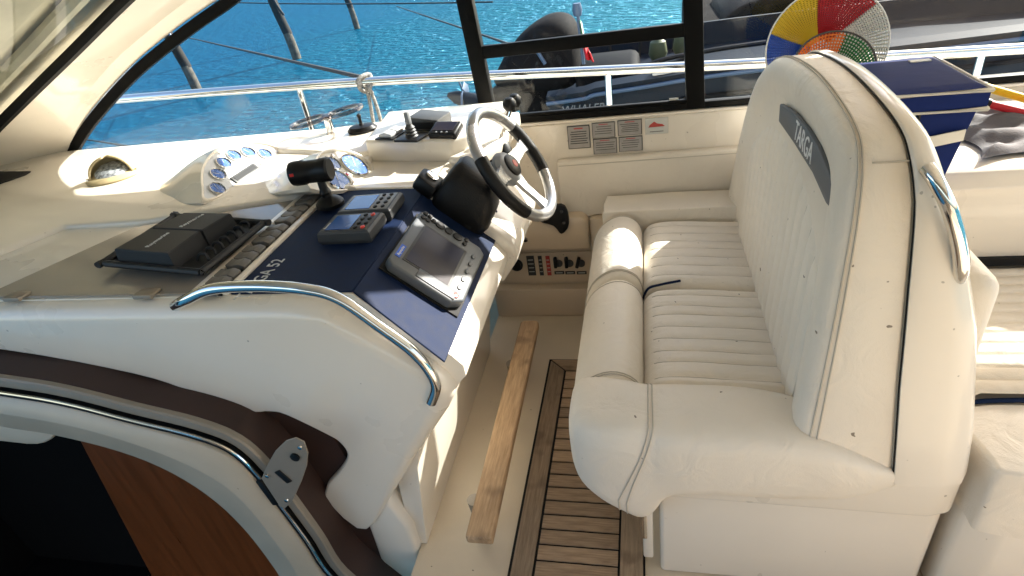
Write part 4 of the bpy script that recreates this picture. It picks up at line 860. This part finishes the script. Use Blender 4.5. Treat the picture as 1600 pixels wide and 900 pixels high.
# ================================================================== OUTSIDE
gr = thing('guard_rail', 'polished steel guard rail on stanchions outside the windows', 'rail', (0, 2.75, .7))
rp = [(-5.2, 2.3, 1.14), (-4.0, 2.62, 1.11), (-2.77, 2.75, 1.068), (-1.303, 2.75, 1.025), (-.153, 2.75, .966), (.51, 2.75, .932), (1.44, 2.75, .893), (3.6, 2.75, .82)]
part('rail_tube', MB().tube(rp, .0215, 14, smooth=5), CHR, gr)
for x, zt_ in ((-1.66, 1.035), (-.155, .966), (1.30, .90), (2.6, .85)): 
    o = part('stanchion', MB().tube([(x, 2.75, zt_ - .01), (x, 2.75, .70)], .015, 12, smooth=0), CHR, gr); part('foot', MB().lathe([(.04, 0), (.038, .012), (.018, .03)], T(x, 2.75, .70), 16), CHR, o)
t = thing('mooring_rope', 'grey rope knotted on the guard rail and hanging down', 'rope', (-1.3, 2.75, 1.0))
q = at(571, 128, y=2.75)
part('knot', MB().tube([tuple(q + V((.030 * math.cos(k * .9) * (1 if k % 2 else .8), .032 * math.sin(k * 1.7), .034 * math.sin(k * .9) - .002 * k))) for k in range(16)], .010, 8, smooth=4), ROPE, t)
for du in (0, 12): part('strand', MB().tube([tuple(at(572 + du * .3, 135, y=2.73)), tuple(at(578 + du * .7, 160, y=2.72)), tuple(at(583 + du, 188, y=2.71)), tuple(at(590 + du, 222, y=2.70))], .0095, 8), ROPE, t)
# piles and lines
tops = []
for i, (u, v, lab, wd) in enumerate(((312, 150, 'dark mooring pile nearest the pillar, with chain and loops', .20), (464, 92, 'thick dark mooring pile in the middle with hanging line', .22), (558, 45, 'distant dark mooring pile furthest from the pillar', .18))):
    p = at(u, v, z=-1.2); t = thing('mooring_pile', lab, 'pile', tuple(p), 'mooring piles in the water'); wd *= .62; ln = V((-.10, 0, 1))
    pts = [p + ln * h + V((.03 * math.sin(h * 3), 0, 0)) for h in (-.6, .3, .75)]; part('growth_zone', MB().tube(pts, [wd * .95, wd, wd * .93], 12, smooth=3), PILEW, t)
    pts = [p + ln * h + V((.03 * math.sin(h * 3), .02 * math.sin(h * 2), 0)) for h in (.70, 1.6, 2.6, 3.6, 4.6)]; part('trunk', MB().tube(pts, [wd, wd * .97, wd * .9, wd * .88, wd * .8], 12, smooth=3), PILE, t)
    if i < 2: part('chain', MB().tube([tuple(p + ln * h + V((wd + .05 + .14 * math.sin(h * 2.4), -.1, 0))) for h in (3.4, 2.8, 2.2, 1.6, 1.25)], .035, 6), STEEL if i == 0 else DLINE, t)
    tops.append(p)
def line(lab, a, b, sag, r_=.012):
    a, b = V(a), V(b); m_ = (a + b) / 2 - Z3 * sag; t = thing('mooring_line', lab, 'line', tuple(a)); part('rope', MB().tube([tuple(a), tuple(a.lerp(m_, .5) - Z3 * sag * .25), tuple(m_), tuple(b.lerp(m_, .5) - Z3 * sag * .25), tuple(b)], r_, 6), DLINE, t)
line('dark mooring line running from the nearest pile to the guard rail', at(290, 58, y=14), at(566, 121, y=2.78), .0, .011)
line('thin line crossing the top of the side window', at(330, 3, y=20), at(770, 3, y=14), .05, .018)
line('dark line from the distant pile towards the covered outboard', at(620, 10, y=22), at(800, 70, y=6.6), .0, .014)
line('thin dark line low behind the window near the pillar', at(95, 212, y=4.4), at(250, 236, y=3.2), .0, .006)
# neighbouring tender with covered outboard
YT = 4.7
t = thing('moored_tender', 'dark open tender moored alongside, its bow to the right', 'boat', (1.0, 5.4, -1.2))
gun = [at(u, v, y=YT) for u, v in ((852, 150), (930, 137), (1010, 123), (1085, 110), (1200, 96))]
gx = [g.x for g in gun]; gz = [g.z for g in gun]
xs = [gx[0], gx[0] + .3, gx[1], gx[2], gx[3], gx[4], 2.6, 3.6, 4.4]; zs = [gz[0] - .02, gz[0], gz[1], gz[2], gz[3], gz[4], gz[4] + .02, gz[4] + .06, gz[4] + .10]
hw = [.86, .88, .9, .92, .92, .90, .8, .5, .06]
rings = []
for x, z, h in zip(xs, zs, hw):
    yc = YT + .92; rings.append([(x, yc - h * .72, -1.35), (x, yc - h * .93, -.75), (x, yc - h, z - .10), (x, yc - h - .03, z), (x, yc - h + .10, z + .015), (x, yc - h + .14, z - .18), (x, yc + h - .14, z - .18), (x, yc + h - .10, z + .015), (x, yc + h + .03, z), (x, yc + h, z - .1), (x, yc + h * .93, -.75), (x, yc + h * .72, -1.35)])
part('hull', MB().loft(rings), HULL, t, sharp=30)
part('rubbing_strake', MB().tube([(x, YT + .92 - h - .035, z - .05) for x, z, h in zip(xs, zs, hw)], .016, 8, smooth=3), STEEL, t)
part('rubbing_strake', MB().tube([(x, YT + .92 - h - .01, z - .20) for x, z, h in zip(xs, zs, hw)], .018, 8, smooth=3), HULK, t)
a, b = at(905, 112, y=5.6), at(1000, 96, y=5.6); part('bench_seat', MB().box(((a.x + b.x) / 2, 5.5, a.z - .10), (b.x - a.x, .7, .42), bev=.08, seg=3), HULK, t)
a = at(1035, 118, y=5.3); part('cockpit_rail', MB().tube([(a.x - .25, 5.3, a.z - .1), (a.x - .1, 5.3, a.z + .10), (a.x + .35, 5.3, a.z + .16), (a.x + .8, 5.3, a.z + .18)], .02, 8), BLK, t)
for u in (945, 992, 1020, 1045):
    a, b = at(u, 92, y=6.3), at(u + 9, 58, y=6.3); part('stanchion', MB().tube([tuple(a - Z3 * .4), tuple(b)], .016, 6, smooth=0), BLK, t)
for u, v in ((1028, 76), (1066, 68)):
    a = at(u, v, y=5.9); part('fender', MB().lathe([(.02, .10), (.07, .06), (.085, -.04), (.05, -.12)], T(*a), 14), FEND, t)
for u in (1032, 1052): a = at(u, 112, y=YT + .05); part('cleat', MB().box((a.x, a.y, a.z), (.12, .06, .05), bev=.012), WHN, t)
a = at(912, 168, y=YT + .05); F = fr((a.x, YT + .028, a.z), X3, Z3 + Y3 * -.06); text('lettering', 'WHALER', .085, F @ T(0, .015, .05), mat('faded hull lettering', (.10, .12, .14), .6), t, ext=.003, shear=.2)
ob = thing('outboard_engine', 'outboard engine under a black fabric cover, tilted up beside tender', 'engine', tuple(at(850, 150, y=YT + .8)))
YO = YT + .75
cowl = [(778, 128), (783, 98), (800, 70), (822, 45), (848, 27), (872, 21), (892, 27), (903, 45), (908, 75), (908, 105), (900, 128), (850, 140)]
cw_ = smooth2([tuple(at(u, v, y=YO)) for u, v in cowl], 3, True); cm = sum((V(p) for p in cw_), V()) / len(cw_)
part('cover', MB().loft([[tuple(cm + (V(p) - cm) * k + Y3 * dy) for p in cw_] for k, dy in ((.55, -.30), (.82, -.26), (.96, -.16), (1, 0), (.96, .16), (.82, .26), (.55, .30))]), COVB, ob, sharp=70)
a, b = at(838, 78, y=YO - .31), at(852, 100, y=YO - .31); part('grab_strap', MB().tube([tuple(a), tuple(b)], .016, 6, smooth=0), STEEL, ob)
leg = [at(u, v, y=YO) for u, v in ((850, 118), (815, 138), (785, 156), (755, 168))]
part('midsection', MB().tube(leg, [.22, .19, .14, .10], 12), COVB, ob)
lu = at(741, 160, y=YO); o = part('gearcase', MB().lathe([(.01, -.28), (.06, -.2), (.085, 0), (.06, .18), (.02, .26)], fr(lu, Y3, V((-.35, 0, -.9))) @ Matrix.Rotation(R(0), 4, 'Z'), 16), HULL, ob)
part('skeg', MB().prism([(-.26, .02), (.12, .02), (.02, -.22), (-.12, -.26)], .03, T(lu.x - .02, lu.y, lu.z - .05) @ XZ, bev=.008), HULL, ob)
for k in range(3): part('propeller_blade', MB().prism([(-.01, 0), (.05, .05), (.06, .15), (0, .19), (-.05, .13)], .014, fr(lu + V((-.10, 0, .12)), V((0, math.cos(R(120 * k)), math.sin(R(120 * k)))).cross(V((1, .2, .3))), V((0, math.cos(R(120 * k)), math.sin(R(120 * k))))), bev=.004), STEEL, ob)
a, b = at(800, 155, y=YT + .3), at(850, 140, y=YT + .3); part('tilt_bracket', MB().box(((a.x + b.x) / 2, YO, (a.z + b.z) / 2 - .1), (.30, .4, .4), bev=.05), HULK, ob)
fg = thing('flag', 'small italian flag drooping from a short staff on the tender', 'flag', tuple(at(912, 96, y=YT + .3)))
a, b = at(902, 16, y=YT + .3), at(912, 100, y=YT + .3); part('staff', MB().tube([tuple(a), tuple(b)], .014, 8, smooth=0), STEEL, fg); part('lamp', MB().lathe([(.03, -.04), (.04, 0), (.03, .05)], T(*a), 12), STEEL, fg)
for k, m in enumerate((GRN, WHN, REDN)):
    c0 = [at(u, v, y=YT + .3) for u, v in (((906, 32), (909, 66), (914, 64), (907, 32)), ((908, 34), (914, 66), (918, 80), (909, 34)), ((909, 62), (916, 90), (929, 94), (924, 80)))[k]]
    rows = [[tuple(c0[0].lerp(c0[1], s / 6).lerp(c0[3].lerp(c0[2], s / 6), q / 6) + Y3 * (.03 * math.sin(q * 1.6 + k) - .02 * k)) for s in range(7)] for q in range(7)]
    o = part('cloth', MB().loft(rows, False, False), m, fg, sharp=80); o.modifiers.new('s', 'SOLIDIFY').thickness = .006
# big black motor boat behind
bb = thing('black_motorboat', 'large black motor boat filling the upper right behind the nets', 'boat', (4, 9, -1.2))
YB2 = 8.2
top_ = [at(u, v, y=YB2) for u, v in ((1090, 66), (1150, 52), (1250, 34), (1400, 14), (1600, -16))]
xs = [p.x for p in top_]; zs = [p.z for p in top_]; xs += [xs[-1] + 4]; zs += [zs[-1] + .1]
rings = [[(x, YB2 + .3, -1.35), (x, YB2 - .05, -.4), (x, YB2, z - .12), (x, YB2 + .03, z), (x, YB2 + 3.4, z), (x, YB2 + 3.6, -1.35)] for x, z in zip(xs, zs)]
part('hull', MB().loft(rings), HULK, bb, sharp=25)
part('deck', MB().loft([[(x, YB2 + .12, z + .04), (x, YB2 + 3.3, z + .04)] for x, z in zip(xs, zs)], False, False), DECKG, bb)
for dz, r_, m in ((-.06, .05, STEEL), (-.42, .04, STEEL)): part('rubbing_strake', MB().tube([(x, YB2 - .04, z + dz) for x, z in zip(xs, zs)], r_, 8, smooth=2), m, bb)
a, b = at(1130, 24, y=YB2 + .6), at(1215, 70, y=YB2 + .6)
part('cabin', MB().prism([(a.x, b.z), (a.x, a.z - .06), (a.x + .25, a.z + .10), (b.x + .8, a.z + .35), (b.x + 2.4, a.z + .45), (b.x + 2.4, b.z)], 1.8, XZ, bev=.08, seg=3, z0=YB2 + .6), HULK, bb)
part('cabin_window', MB().prism([(b.x - .2, a.z - .1), (b.x + .6, a.z + .12), (b.x + 1.8, a.z + .2), (b.x + 1.8, a.z - .1)], .02, XZ, z0=YB2 + .585), BLK, bb)
for k in range(5):
    a = at(1404 + 9 * k, 2 + 8 * k, y=YB2 + .5); part('gangway_board', MB().box((a.x, YB2 + .5, a.z + .02), (.42, .9, .03), bev=.005), TEAKX, bb)
for u, v, u2, v2 in ((1380, 66, 1600, 14), (1300, 44, 1600, -12)):
    a, b = at(u, v, y=YB2 - .12), at(u2, v2, y=YB2 - .12); part('hand_rail', MB().tube([tuple(a), tuple(b)], .03, 8, smooth=0), STEEL, bb)
